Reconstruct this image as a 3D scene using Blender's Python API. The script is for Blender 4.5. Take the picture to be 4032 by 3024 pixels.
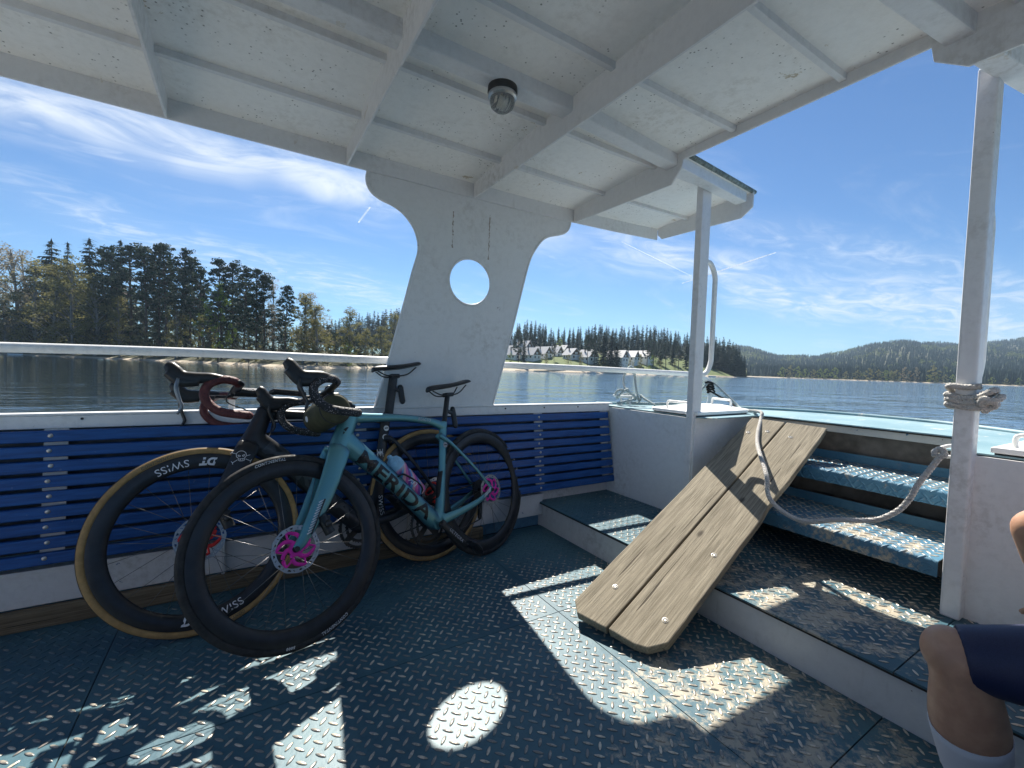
import bpy, bmesh, math, random
import numpy as np
from mathutils import Vector, Matrix, Quaternion, noise as mnoise
random.seed(7)
sc = bpy.context.scene
C = sc.collection
for o in list(bpy.data.objects): bpy.data.objects.remove(o)

# ------------------------------------------------------------------ camera
# boat axes are the world axes: X to the bow, Y to port, Z up, deck at z = 0
F_PX, EYE, YAW = 1720.0, 1.007, 0.553          # focal length in pixels of the 4032 px wide photo
_r = math.atan(0.0336); _p = math.atan(65 * math.cos(_r) / F_PX)
_cy, _sy = math.cos(YAW), math.sin(YAW)
def _boat(v):                                   # camera-heading frame -> boat frame
    x, y, z = v
    return Vector((_cy * x + _sy * y, -_sy * x + _cy * y, z))
_fw = _boat((0, math.cos(_p), -math.sin(_p))); _up = _boat((0, math.sin(_p), math.cos(_p))); _rt = _boat((1, 0, 0))
CAM_R = math.cos(_r) * _rt + math.sin(_r) * _up
CAM_U = math.cos(_r) * _up - math.sin(_r) * _rt
CAM_F = _fw
EYE_P = Vector((0, 0, EYE))
cam_data = bpy.data.cameras.new('camera')
cam = bpy.data.objects.new('camera', cam_data); C.objects.link(cam)
cam_data.sensor_width = 36.0; cam_data.lens = F_PX / 4032 * 36.0
cam_data.clip_start = 0.02; cam_data.clip_end = 30000
cam.matrix_world = Matrix((( CAM_R.x, CAM_U.x, -CAM_F.x, 0), (CAM_R.y, CAM_U.y, -CAM_F.y, 0), (CAM_R.z, CAM_U.z, -CAM_F.z, EYE), (0, 0, 0, 1)))
sc.camera = cam

def ray(px, py):
    return CAM_F + CAM_R * ((px - 2016) / F_PX) - CAM_U * ((py - 1512) / F_PX)
def at(px, py, dep):                            # point seen at a photo pixel at a given depth
    return EYE_P + ray(px, py) * dep
def onx(px, py, v): d = ray(px, py); return EYE_P + d * (v / d.x)
def ony(px, py, v): d = ray(px, py); return EYE_P + d * (v / d.y)
def onz(px, py, v): d = ray(px, py); return EYE_P + d * ((v - EYE) / d.z)
def ground(px, dep, z):                         # land point in a bearing and depth, at height z
    p = at(px, 1379 + 0.0336 * px, dep); p.z = z; return p

# ------------------------------------------------------------------ sun and sky
SUN_V = Vector((0.532, 1.179, 1.487)).normalized()
SUN_EL = math.asin(SUN_V.z); SUN_AZ = math.atan2(SUN_V.x, SUN_V.y)
sd = bpy.data.lights.new('sun', 'SUN'); sd.energy = 5.0; sd.angle = math.radians(0.5); sd.color = (1.0, 0.945, 0.85)
sun = bpy.data.objects.new('sun', sd); C.objects.link(sun); sun.location = SUN_V * 50
sun.rotation_euler = (-SUN_V).to_track_quat('-Z', 'Y').to_euler()
world = bpy.data.worlds.new('World'); sc.world = world; world.use_nodes = True
def build_sky():
    nt = world.node_tree; N = nt.nodes; L = nt.links
    N.clear()
    out = N.new('ShaderNodeOutputWorld'); bg = N.new('ShaderNodeBackground'); bg.inputs[1].default_value = 0.058
    sky = N.new('ShaderNodeTexSky'); sky.sky_type = 'NISHITA'; sky.sun_disc = False
    sky.sun_elevation = SUN_EL; sky.sun_rotation = SUN_AZ; sky.altitude = 700; sky.air_density = 1.0; sky.dust_density = 0.2; sky.ozone_density = 3.0
    tc = N.new('ShaderNodeTexCoord')
    def math_(op, a, b=None, clamp=False):
        n = N.new('ShaderNodeMath'); n.operation = op; n.use_clamp = clamp
        for i, v in enumerate((a, b)):
            if v is None: continue
            if isinstance(v, (int, float)): n.inputs[i].default_value = v
            else: L.new(v, n.inputs[i])
        return n.outputs[0]
    def dot(v):
        n = N.new('ShaderNodeVectorMath'); n.operation = 'DOT_PRODUCT'; L.new(tc.outputs['Generated'], n.inputs[0]); n.inputs[1].default_value = v
        return n.outputs['Value']
    def smooth(x, a, b):
        n = N.new('ShaderNodeMapRange'); n.interpolation_type = 'SMOOTHSTEP'; L.new(x, n.inputs[0])
        n.inputs[1].default_value = a; n.inputs[2].default_value = b
        return n.outputs[0]
    def noise(scale, vec, det=6, rough=0.6, dist=0.0):
        n = N.new('ShaderNodeTexNoise'); n.inputs['Scale'].default_value = scale; n.inputs['Detail'].default_value = det
        n.inputs['Roughness'].default_value = rough; n.inputs['Distortion'].default_value = dist; L.new(vec, n.inputs['Vector']); return n.outputs[0]
    # direction projected on the cloud layer
    sep = N.new('ShaderNodeSeparateXYZ'); L.new(tc.outputs['Generated'], sep.inputs[0])
    zz = math_('ADD', math_('MAXIMUM', sep.outputs[2], 0.0), 0.10)
    cmb = N.new('ShaderNodeCombineXYZ'); L.new(math_('DIVIDE', sep.outputs[0], zz), cmb.inputs[0]); L.new(math_('DIVIDE', sep.outputs[1], zz), cmb.inputs[1])
    def mapped(rz, scale):
        m = N.new('ShaderNodeMapping'); m.inputs['Rotation'].default_value = (0, 0, rz); m.inputs['Scale'].default_value = scale
        L.new(cmb.outputs[0], m.inputs['Vector']); return m.outputs[0]
    cover = 0
    # long cirrus streaks, each on a great circle through two directions of the sky
    def streak(p, q, w, ns, lo, hi, gain, fade):
        a = ray(*p).normalized(); b = ray(*q).normalized(); n = a.cross(b).normalized()
        wob = math_('MULTIPLY', math_('SUBTRACT', noise(3.0, tc.outputs['Generated'], 3), 0.5), w * 2.2)
        d = math_('ABSOLUTE', math_('ADD', dot(n), wob))
        band = smooth(d, w, 0.0)
        mid = (a + b).normalized()
        along = smooth(dot(mid), fade[0], fade[1])
        tex = smooth(noise(ns, mapped(0.35, (1.0, 1.9, 1)), 9, 0.60, 1.2), lo, hi)
        return math_('MULTIPLY', math_('MULTIPLY', math_('MULTIPLY', band, along), math_('ADD', math_('MULTIPLY', tex, 0.85), 0.15)), gain)
    parts = [streak((150, 430), (1420, 730), 0.060, 1.6, 0.30, 0.66, 1.0, (0.70, 0.90)),
             streak((800, 610), (1500, 770), 0.085, 2.2, 0.40, 0.70, 0.6, (0.80, 0.96)),
             streak((2950, 1080), (3600, 1210), 0.075, 2.2, 0.36, 0.70, 0.85, (0.84, 0.97)),
             streak((3050, 900), (4000, 1130), 0.05, 3.0, 0.40, 0.70, 0.45, (0.82, 0.95)),
             streak((1950, 860), (2700, 1010), 0.10, 3.4, 0.44, 0.74, 0.40, (0.84, 0.97)),
             streak((900, 1000), (1600, 1180), 0.06, 4.0, 0.42, 0.72, 0.55, (0.84, 0.97))]
    veil = math_('MULTIPLY', smooth(noise(1.3, mapped(0.5, (0.7, 1.3, 1)), 8, 0.6, 1.4), 0.50, 0.80), 0.30)
    tot = veil
    for p_ in parts: tot = math_('MAXIMUM', tot, p_)
    low = smooth(sep.outputs[2], 0.0, 0.05)
    tot = math_('MULTIPLY', tot, low, True)
    tint = N.new('ShaderNodeMix'); tint.data_type = 'RGBA'; tint.blend_type = 'MULTIPLY'; tint.inputs[0].default_value = 1.0
    L.new(sky.outputs[0], tint.inputs[6]); tint.inputs[7].default_value = (SKY_TINT[0], SKY_TINT[1], SKY_TINT[2], 1)
    mix = N.new('ShaderNodeMix'); mix.data_type = 'RGBA'; L.new(tot, mix.inputs[0]); L.new(tint.outputs[2], mix.inputs[6]); mix.inputs[7].default_value = CLOUD + (1,)
    L.new(mix.outputs[2], bg.inputs[0]); L.new(bg.outputs[0], out.inputs[0])
SKY_TINT = (0.60, 0.85, 1.06); CLOUD = (8.0, 8.6, 9.4)
build_sky()
sc.view_settings.view_transform = 'Standard'; sc.view_settings.look = 'None'
sc.view_settings.exposure = 1.0; sc.view_settings.gamma = 1.0; sc.view_settings.use_curve_mapping = False
cy = sc.cycles
sc.render.engine = 'CYCLES'
cy.use_denoising = True
try: cy.denoiser = 'OPENIMAGEDENOISE'
except Exception: pass
cy.max_bounces = 12; cy.diffuse_bounces = 7; cy.glossy_bounces = 4; cy.transmission_bounces = 6; cy.transparent_max_bounces = 10
cy.sample_clamp_indirect = 6.0; cy.blur_glossy = 0.6
# ------------------------------------------------------------------ helpers
def tag(o, label=None, cat=None, group=None, kind=None):
    if label: o['label'] = label
    if cat: o['category'] = cat
    if group: o['group'] = group
    if kind: o['kind'] = kind
    return o
def empty(name, loc=(0, 0, 0), parent=None):
    o = bpy.data.objects.new(name, None); C.objects.link(o); o.empty_display_size = 0.1
    o.location = loc
    if parent: o.parent = parent
    return o
class MB:
    """collects shapes and links them as ONE mesh object"""
    def __init__(s): s.v = []; s.f = []; s.m = []
    def add(s, vs, fs, mat=0):
        b = len(s.v); s.v += [tuple(p) for p in vs]; s.f += [tuple(i + b for i in f) for f in fs]; s.m += [mat] * len(fs)
    def box(s, lo, hi, mat=0):
        x0, y0, z0 = lo; x1, y1, z1 = hi
        s.add([(x0,y0,z0),(x1,y0,z0),(x1,y1,z0),(x0,y1,z0),(x0,y0,z1),(x1,y0,z1),(x1,y1,z1),(x0,y1,z1)],
              [(0,3,2,1),(4,5,6,7),(0,1,5,4),(1,2,6,5),(2,3,7,6),(3,0,4,7)], mat)
    def hexa(s, p, mat=0):                       # 8 corners: bottom ring, top ring
        s.add(p, [(0,3,2,1),(4,5,6,7),(0,1,5,4),(1,2,6,5),(2,3,7,6),(3,0,4,7)], mat)
    def bar(s, a, b, w, h, mat=0, up=(0, 0, 1)):  # rectangular bar between two points
        a = Vector(a); b = Vector(b); d = (b - a).normalized(); side = d.cross(Vector(up)).normalized(); u = side.cross(d)
        r = [side * -w/2 + u * -h/2, side * w/2 + u * -h/2, side * w/2 + u * h/2, side * -w/2 + u * h/2]
        v = [a + q for q in r] + [b + q for q in r]
        s.add(v, [(0,1,2,3),(7,6,5,4),(0,4,5,1),(1,5,6,2),(2,6,7,3),(3,7,4,0)], mat)
    def prism(s, pts, vec, mat=0):               # planar outline pushed along a vector
        n = len(pts); pts = [Vector(p) for p in pts]; vec = Vector(vec)
        s.add(pts + [p + vec for p in pts], [tuple(range(n))[::-1], tuple(range(n, 2*n))] + [(i, (i+1) % n, n + (i+1) % n, n + i) for i in range(n)], mat)
    def loft(s, pts, ra, rb=None, n=12, closed=False, up=None, mat=0, caps=True):
        """tube through points; ra in the plane of `up`, rb across it"""
        P = [Vector(p) for p in pts]; k = len(P)
        ra = [ra] * k if isinstance(ra, (int, float)) else list(ra)
        rb = ra if rb is None else ([rb] * k if isinstance(rb, (int, float)) else list(rb))
        T = []
        for i in range(k):
            a = P[(i - 1) % k] if (closed or i > 0) else P[i]; b = P[(i + 1) % k] if (closed or i < k - 1) else P[i]
            T.append((b - a).normalized())
        if up is None:
            t = T[0]; u = Vector((0, 0, 1)) if abs(t.z) < 0.9 else Vector((1, 0, 0))
            N_ = [(u - t * u.dot(t)).normalized()]
            for i in range(1, k):
                q = N_[-1] - T[i] * N_[-1].dot(T[i]); N_.append(q.normalized())
        else:
            u = Vector(up); N_ = []
            for t in T:
                q = u - t * u.dot(t)
                N_.append(q.normalized() if q.length > 1e-5 else Vector((1, 0, 0)))
        vs = []
        for i in range(k):
            b = T[i].cross(N_[i])
            for j in range(n):
                a = 2 * math.pi * j / n
                vs.append(P[i] + N_[i] * (ra[i] * math.cos(a)) + b * (rb[i] * math.sin(a)))
        fs = []
        for i in range(k if closed else k - 1):
            i2 = (i + 1) % k
            for j in range(n):
                j2 = (j + 1) % n
                fs.append((i*n + j, i*n + j2, i2*n + j2, i2*n + j))
        if not closed and caps: fs += [tuple(range(n))[::-1], tuple(range((k-1)*n, k*n))]
        s.add(vs, fs, mat)
    def lathe(s, prof, c=(0, 0, 0), axis='Z', n=32, mat=0):   # prof: (radius, along)
        c = Vector(c); vs = []
        for r, z in prof:
            for j in range(n):
                a = 2*math.pi*j/n; x, y = r*math.cos(a), r*math.sin(a)
                vs.append(c + (Vector((x, y, z)) if axis == 'Z' else Vector((x, z, y)) if axis == 'Y' else Vector((z, x, y))))
        fs = []
        for i in range(len(prof) - 1):
            for j in range(n):
                j2 = (j+1) % n; q = (i*n+j, i*n+j2, (i+1)*n+j2, (i+1)*n+j)
                fs.append(q if axis != 'Y' else q[::-1])
        s.add(vs, fs, mat)
    def ball(s, c, r, n=10, mat=0, sc=(1, 1, 1)):
        c = Vector(c); vs = []; m = n
        for i in range(m + 1):
            t = math.pi * i / m
            for j in range(2*n):
                a = math.pi * j / n
                vs.append(c + Vector((r*sc[0]*math.sin(t)*math.cos(a), r*sc[1]*math.sin(t)*math.sin(a), r*sc[2]*math.cos(t))))
        k = 2*n
        s.add(vs, [(i*k+j, (i+1)*k+j, (i+1)*k+(j+1) % k, i*k+(j+1) % k) for i in range(m) for j in range(k)], mat)
    def build(s, name, mats, parent=None, smooth=False, bevel=0, seg=2, remesh=0, smooth_it=0, weld=False, loc=None):
        me = bpy.data.meshes.new(name)
        me.from_pydata([tuple(p) for p in s.v], [], s.f)
        mats = mats if isinstance(mats, (list, tuple)) else [mats]
        for m in mats: me.materials.append(m)
        if len(mats) > 1: me.polygons.foreach_set('material_index', s.m)
        if weld or not remesh:
            bm = bmesh.new(); bm.from_mesh(me)
            if weld: bmesh.ops.remove_doubles(bm, verts=bm.verts, dist=1e-5)
            bmesh.ops.recalc_face_normals(bm, faces=bm.faces); bm.to_mesh(me); bm.free()
        o = bpy.data.objects.new(name, me); C.objects.link(o)
        if parent: o.parent = parent
        if loc is not None: o.location = loc
        if remesh:
            md = o.modifiers.new('union', 'REMESH'); md.mode = 'VOXEL'; md.voxel_size = remesh; md.use_smooth_shade = True
            if smooth_it:
                ms = o.modifiers.new('relax', 'SMOOTH'); ms.factor = 0.5; ms.iterations = smooth_it
        if bevel:
            md = o.modifiers.new('bevel', 'BEVEL'); md.width = bevel; md.segments = seg; md.limit_method = 'ANGLE'; md.angle_limit = 0.6
            md.harden_normals = False
        if smooth:
            if isinstance(smooth, float): me.shade_smooth(); me.set_sharp_from_angle(angle=smooth)
            else: me.shade_smooth()
        return o
def spline(pts, n=8, closed=False):              # Catmull-Rom through points
    P = [Vector(p) for p in pts]; k = len(P); out = []
    rng = range(k) if closed else range(k - 1)
    for i in rng:
        p1, p2 = P[i], P[(i+1) % k]
        p0 = P[(i-1) % k] if (closed or i > 0) else p1*2 - p2
        p3 = P[(i+2) % k] if (closed or i < k - 2) else p2*2 - p1
        for j in range(n):
            t = j / n
            out.append(0.5*((2*p1) + (p2-p0)*t + (2*p0 - 5*p1 + 4*p2 - p3)*t*t + (3*p1 - p0 - 3*p2 + p3)*t**3))
    if not closed: out.append(P[-1])
    return out
def lerp_list(vals, n):
    m = len(vals) - 1; out = []
    for i in range(n):
        t = i/(n-1)*m; a = min(int(t), m-1); out.append(vals[a]*(1-(t-a)) + vals[a+1]*(t-a))
    return out
_fonts = {}
def lettering(body, size=1.0, bold=0.0, shear=0.0, spacing=1.0, align='CENTER'):
    """verts and faces of flat lettering (x right, y up), centred"""
    cu = bpy.data.curves.new('lettering', 'FONT'); cu.body = body; cu.size = size; cu.align_x = align; cu.align_y = 'CENTER'
    cu.offset = bold; cu.shear = shear; cu.space_character = spacing; cu.resolution_u = 4
    o = bpy.data.objects.new('lettering', cu); C.objects.link(o)
    dg = bpy.context.evaluated_depsgraph_get(); dg.update()
    me = bpy.data.meshes.new_from_object(o.evaluated_get(dg))
    vs = [tuple(v.co) for v in me.vertices]; fs = [tuple(p.vertices) for p in me.polygons]
    bpy.data.objects.remove(o); bpy.data.curves.remove(cu); bpy.data.meshes.remove(me)
    return vs, fs

# ------------------------------------------------------------------ materials
class NT:
    def __init__(s, name):
        s.m = bpy.data.materials.new(name); s.m.use_nodes = True; s.t = s.m.node_tree; s.N = s.t.nodes; s.L = s.t.links
        s.b = s.N['Principled BSDF']
    def set(s, **k):
        for a, v in k.items():
            i = s.b.inputs[a.replace('_', ' ')]
            if hasattr(v, 'default_value') or isinstance(v, bpy.types.NodeSocket): s.L.new(v, i)
            else: i.default_value = v if not (isinstance(v, tuple) and len(v) == 3) else v + (1,)
        return s
    def coord(s, kind='Object', scale=(1, 1, 1), rot=(0, 0, 0), loc=(0, 0, 0)):
        tc = s.N.new('ShaderNodeTexCoord'); mp = s.N.new('ShaderNodeMapping')
        mp.inputs['Scale'].default_value = scale; mp.inputs['Rotation'].default_value = rot; mp.inputs['Location'].default_value = loc
        s.L.new(tc.outputs[kind], mp.inputs['Vector']); return mp.outputs[0]
    def geo(s, scale=(1, 1, 1)):                 # world position
        g = s.N.new('ShaderNodeNewGeometry'); mp = s.N.new('ShaderNodeMapping'); mp.inputs['Scale'].default_value = scale
        s.L.new(g.outputs['Position'], mp.inputs['Vector']); return mp.outputs[0]
    def noise(s, vec, scale, det=4, rough=0.55, dist=0.0, out=0):
        n = s.N.new('ShaderNodeTexNoise'); n.inputs['Scale'].default_value = scale; n.inputs['Detail'].default_value = det
        n.inputs['Roughness'].default_value = rough; n.inputs['Distortion'].default_value = dist
        if vec is not None: s.L.new(vec, n.inputs['Vector'])
        return n.outputs[out]
    def voro(s, vec, scale, feat='F1', out='Distance'):
        n = s.N.new('ShaderNodeTexVoronoi'); n.feature = feat; n.inputs['Scale'].default_value = scale; s.L.new(vec, n.inputs['Vector']); return n.outputs[out]
    def wave(s, vec, scale, dist=2.0, det=2, prof='SIN', dirn='X'):
        n = s.N.new('ShaderNodeTexWave'); n.inputs['Scale'].default_value = scale; n.inputs['Distortion'].default_value = dist; n.inputs['Detail'].default_value = det
        n.wave_profile = prof; n.bands_direction = dirn; s.L.new(vec, n.inputs['Vector']); return n.outputs[1]
    def ramp(s, fac, a, b, lo=0.0, hi=1.0, interp='SMOOTHSTEP'):
        n = s.N.new('ShaderNodeMapRange'); n.interpolation_type = interp
        s.L.new(fac, n.inputs[0]); n.inputs[1].default_value = a; n.inputs[2].default_value = b; n.inputs[3].default_value = lo; n.inputs[4].default_value = hi
        return n.outputs[0]
    def math(s, op, a, b=0.0, clamp=False):
        n = s.N.new('ShaderNodeMath'); n.operation = op; n.use_clamp = clamp
        for i, v in enumerate((a, b)):
            if isinstance(v, (int, float)): n.inputs[i].default_value = v
            else: s.L.new(v, n.inputs[i])
        return n.outputs[0]
    def mix(s, fac, a, b, mode='MIX'):
        n = s.N.new('ShaderNodeMix'); n.data_type = 'RGBA'; n.blend_type = mode
        for i, v in ((0, fac), (6, a), (7, b)):
            if isinstance(v, (int, float)): n.inputs[i].default_value = v
            elif isinstance(v, tuple): n.inputs[i].default_value = v + (1,) if len(v) == 3 else v
            else: s.L.new(v, n.inputs[i])
        return n.outputs[2]
    def attr(s, name, out='Fac'):
        n = s.N.new('ShaderNodeAttribute'); n.attribute_name = name; return n.outputs[out]
    def rnd(s):
        n = s.N.new('ShaderNodeObjectInfo'); return n.outputs['Random']
    def xyz(s, vec):
        n = s.N.new('ShaderNodeSeparateXYZ'); s.L.new(vec, n.inputs[0]); return n.outputs
    def bump(s, h, strength=0.3, dist=0.01):
        n = s.N.new('ShaderNodeBump'); n.inputs['Strength'].default_value = strength; n.inputs['Distance'].default_value = dist
        s.L.new(h, n.inputs['Height']); s.L.new(n.outputs[0], s.b.inputs['Normal']); return s
def simple(name, col, rough=0.5, metal=0.0, var=0.12, scale=40, bump=0.0, coat=0.0, spec=0.5):
    n = NT(name); g = n.coord('Object'); v = n.noise(g, scale, 5)
    c = n.mix(n.ramp(v, 0.3, 0.7), tuple(x*(1-var) for x in col), tuple(min(1, x*(1+var)) for x in col))
    n.set(Base_Color=c, Roughness=n.ramp(n.noise(g, scale*0.6, 3), 0.3, 0.7, rough*0.85, min(1, rough*1.15)), Metallic=metal)
    n.b.inputs['Specular IOR Level'].default_value = spec
    if coat: n.b.inputs['Coat Weight'].default_value = coat; n.b.inputs['Coat Roughness'].default_value = 0.12
    if bump: n.bump(n.noise(g, scale*3, 4), bump, 0.002)
    return n.m
def paint_white(name, col=(0.74, 0.74, 0.74), grime=(0.36, 0.33, 0.29), amount=0.5, rust=0.0, speck=0.0, peel=0.0, blue=0.0):
    n = NT(name); g = n.geo()
    big = n.noise(g, 3.1, 6, 0.6); fine = n.noise(g, 38, 6, 0.65); st = n.noise(n.geo((9, 9, 1.2)), 4, 5, 0.6)
    c = n.mix(n.ramp(fine, 0.35, 0.75, 0, 0.30), col, tuple(x*0.82 for x in col))
    c = n.mix(n.math('MULTIPLY', n.ramp(big, 0.45, 0.8), n.ramp(fine, 0.42, 0.68, 0, amount)), c, grime)
    c = n.mix(n.ramp(st, 0.60, 0.80, 0, amount*0.5), c, grime)
    if speck:
        vz = n.voro(g, 46, 'F1'); k = n.math('MULTIPLY', n.ramp(vz, 0.20, 0.08), n.ramp(n.noise(g, 6, 3), 0.47, 0.6, 0, speck))
        c = n.mix(k, c, (0.20, 0.19, 0.17))
    if blue:
        c = n.mix(n.ramp(n.noise(g, 7.7, 6, 0.7, 0.4), 0.66, 0.68, 0, blue), c, (0.05, 0.13, 0.22))
    if peel:
        pk = n.ramp(n.noise(g, 5.2, 7, 0.72, 0.3), 0.655, 0.675, 0, peel)
        c = n.mix(pk, c, (0.45, 0.36, 0.22))
    if rust:
        rk = n.ramp(n.noise(g, 21, 7, 0.75, 0.2), 0.67, 0.71, 0, rust)
        c = n.mix(rk, c, (0.10, 0.045, 0.025))
    n.set(Base_Color=c, Roughness=n.ramp(fine, 0.3, 0.7, 0.38, 0.62))
    n.bump(n.math('ADD', n.noise(g, 120, 3), n.math('MULTIPLY', n.noise(g, 16, 4), 0.8)), 0.18, 0.003)
    return n.m
M = {}
M['white'] = paint_white('white_boat_paint', amount=0.45, rust=0.5)
M['roof'] = paint_white('roof_underside_paint', (0.87, 0.855, 0.82), grime=(0.42, 0.37, 0.29), amount=0.45, speck=1.0, peel=0.8)
M['beam'] = paint_white('roof_beam_paint', (0.72, 0.72, 0.72), amount=0.6, rust=0.35, peel=0.35)
M['post'] = paint_white('post_paint', (0.74, 0.73, 0.73), amount=0.5, rust=1.0)
M['riser'] = paint_white('riser_paint', (0.66, 0.65, 0.63), amount=0.7, rust=0.8)
M['panel'] = paint_white('panel_paint', (0.73, 0.74, 0.75), amount=0.5, rust=0.3)
M['lowwall'] = paint_white('low_wall_paint', (0.66, 0.64, 0.63), amount=0.8, rust=0.3, blue=0.8)
M['lip'] = paint_white('deck_lip_paint', (0.55, 0.52, 0.47), amount=0.9, rust=0.9, blue=1.0)
M['hatchwhite'] = paint_white('hatch_paint', (0.86, 0.86, 0.84), amount=0.25)
M['railpaint'] = paint_white('rail_paint', (0.80, 0.80, 0.78), amount=0.35, rust=0.7)
def deck_mat(name, wear_c=(1.35, 0.85), wear_r=0.55, tone=1.0, tread=False):
    n = NT(name); g = n.geo(); big = n.noise(g, 2.3, 5, 0.6); fine = n.noise(g, 60, 6, 0.7); mid = n.noise(g, 11, 6, 0.65)
    a, b = ((0.036, 0.100, 0.137), (0.078, 0.172, 0.205)) if not tread else ((0.045, 0.150, 0.245), (0.10, 0.235, 0.325))
    c = n.mix(n.ramp(big, 0.3, 0.7), tuple(x*tone for x in a), tuple(x*tone for x in b))
    c = n.mix(n.ramp(fine, 0.45, 0.75, 0, 0.45), c, tuple(x*0.62 for x in a))
    p = n.xyz(g)
    dx = n.math('SUBTRACT', p[0], wear_c[0]); dy = n.math('SUBTRACT', p[1], wear_c[1])
    d = n.math('SQRT', n.math('ADD', n.math('MULTIPLY', dx, dx), n.math('MULTIPLY', dy, dy)))
    wz = n.math('ADD', n.ramp(d, wear_r*1.9, wear_r*0.25, 0, 0.26), n.math('MULTIPLY', n.math('SUBTRACT', mid, 0.5), 0.95))
    wear = n.ramp(n.math('ADD', wz, n.math('MULTIPLY', n.math('SUBTRACT', fine, 0.5), 0.5)), 0.17, 0.34)
    c = n.mix(wear, c, (0.43, 0.38, 0.29))
    c = n.mix(n.ramp(n.noise(g, 5.7, 6, 0.7), 0.64, 0.77, 0, 0.3), c, (0.33, 0.22, 0.17))
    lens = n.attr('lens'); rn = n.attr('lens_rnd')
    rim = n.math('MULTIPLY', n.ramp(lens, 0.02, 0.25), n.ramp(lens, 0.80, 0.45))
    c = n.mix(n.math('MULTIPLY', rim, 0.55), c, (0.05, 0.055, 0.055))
    zone = n.ramp(n.math('ADD', n.math('MULTIPLY', rn, 0.25), n.math('ADD', n.noise(g, 1.6, 3), n.ramp(p[1], 2.1, 1.3, -0.22, 0.17))), 0.44, 0.58)
    top = n.math('MULTIPLY', n.ramp(lens, 0.45, 0.75), zone)
    metal = n.mix(n.ramp(n.math('ADD', n.noise(g, 90, 4, 0.7), n.math('MULTIPLY', rn, 0.4)), 0.45, 0.85), (0.72, 0.63, 0.49), (0.26, 0.245, 0.22))
    c = n.mix(top, c, metal)
    n.set(Base_Color=c, Roughness=n.mix(top, (0.48,)*3, (0.30,)*3), Metallic=n.math('MULTIPLY', top, 0.25))
    n.bump(n.math('ADD', fine, n.math('MULTIPLY', n.noise(g, 14, 4), 1.2)), 0.25, 0.003)
    return n.m
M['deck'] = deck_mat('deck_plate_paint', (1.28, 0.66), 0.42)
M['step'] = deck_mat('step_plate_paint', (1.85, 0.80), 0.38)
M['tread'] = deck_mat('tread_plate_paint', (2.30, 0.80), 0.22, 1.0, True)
M['void'] = simple('shade_tinted_inner_paint', (0.23, 0.20, 0.17), 0.9, var=0.35, scale=9)  # pale walls darkened here: the recess shade is put into the colour
M['skin_behind'] = simple('wall_behind_slats', (0.09, 0.09, 0.10), 0.85, var=0.3, scale=12)  # bulwark wall darkened in colour to put shade into the slat gaps
M['seam'] = simple('seam_grime', (0.035, 0.028, 0.022), 0.9, var=0.4)
def bow_mat():
    n = NT('bow_deck_paint'); g = n.geo(); big = n.noise(g, 3.0, 6, 0.6); fine = n.noise(g, 30, 6, 0.7)
    c = n.mix(n.ramp(big, 0.3, 0.7), (0.17, 0.30, 0.34), (0.28, 0.41, 0.44))
    c = n.mix(n.ramp(n.noise(n.geo((1, 2.5, 1)), 6, 7, 0.75), 0.58, 0.66, 0, 0.85), c, (0.60, 0.57, 0.50))
    c = n.mix(n.ramp(fine, 0.5, 0.8, 0, 0.3), c, (0.08, 0.17, 0.22))
    n.set(Base_Color=c, Roughness=0.55); n.bump(fine, 0.2, 0.003); return n.m
M['bow'] = bow_mat()
def slat_mat():
    n = NT('blue_slat_varnish'); g = n.coord('Object', (0.6, 6, 6)); s = n.noise(g, 14, 6, 0.6)
    fine = n.noise(n.geo(), 50, 5)
    c = n.mix(n.ramp(s, 0.3, 0.75), (0.006, 0.050, 0.195), (0.012, 0.092, 0.31))
    c = n.mix(n.ramp(fine, 0.66, 0.74, 0, 0.35), c, (0.18, 0.22, 0.32))
    n.set(Base_Color=c, Roughness=n.ramp(s, 0.3, 0.7, 0.32, 0.48)); n.b.inputs['Specular IOR Level'].default_value = 0.35; n.b.inputs['Coat Weight'].default_value = 0.10; n.b.inputs['Coat Roughness'].default_value = 0.15
    n.bump(n.math('ADD', s, n.math('MULTIPLY', fine, 0.3)), 0.25, 0.004); return n.m
M['slat'] = slat_mat()
def wood_mat(name, a, b, dark, rough=0.85, axis=0, grain=1.0):
    n = NT(name); s = [26, 26, 26]; s[axis] = 1.1
    g = n.coord('Object', tuple(s)); w = n.noise(g, 3.0*grain, 8, 0.68, 0.8); s2 = [90, 90, 90]; s2[axis] = 2.0
    f = n.noise(n.coord('Object', tuple(s2)), 2.2, 6, 0.7); s3 = [6, 6, 6]; s3[axis] = 2.0
    big = n.noise(n.coord('Object', tuple(s3)), 1.4, 5)
    c = n.mix(n.ramp(w, 0.3, 0.72), a, b)
    c = n.mix(n.ramp(f, 0.45, 0.66, 0, 0.75), c, tuple(x*0.5 for x in a))
    c = n.mix(n.ramp(big, 0.42, 0.75, 0, 0.5), c, tuple(x*0.72 for x in a))
    s4 = [34, 34, 34]; s4[axis] = 0.8
    crack = n.ramp(n.noise(n.coord('Object', tuple(s4)), 1.5, 3, 0.5, 0.5), 0.655, 0.675)
    c = n.mix(n.math('MULTIPLY', crack, 0.85), c, dark)
    kn = n.voro(n.coord('Object', (3.2, 7, 7)), 1.0, 'F1')
    c = n.mix(n.ramp(kn, 0.11, 0.03, 0, 0.8), c, dark)
    n.set(Base_Color=c, Roughness=rough); n.b.inputs['Specular IOR Level'].default_value = 0.25
    n.bump(n.math('SUBTRACT', n.math('ADD', f, w), n.math('MULTIPLY', crack, 1.5)), 0.5, 0.003); return n.m
M['plank'] = wood_mat('weathered_plank', (0.215, 0.185, 0.135), (0.375, 0.33, 0.25), (0.05, 0.04, 0.03))
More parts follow.
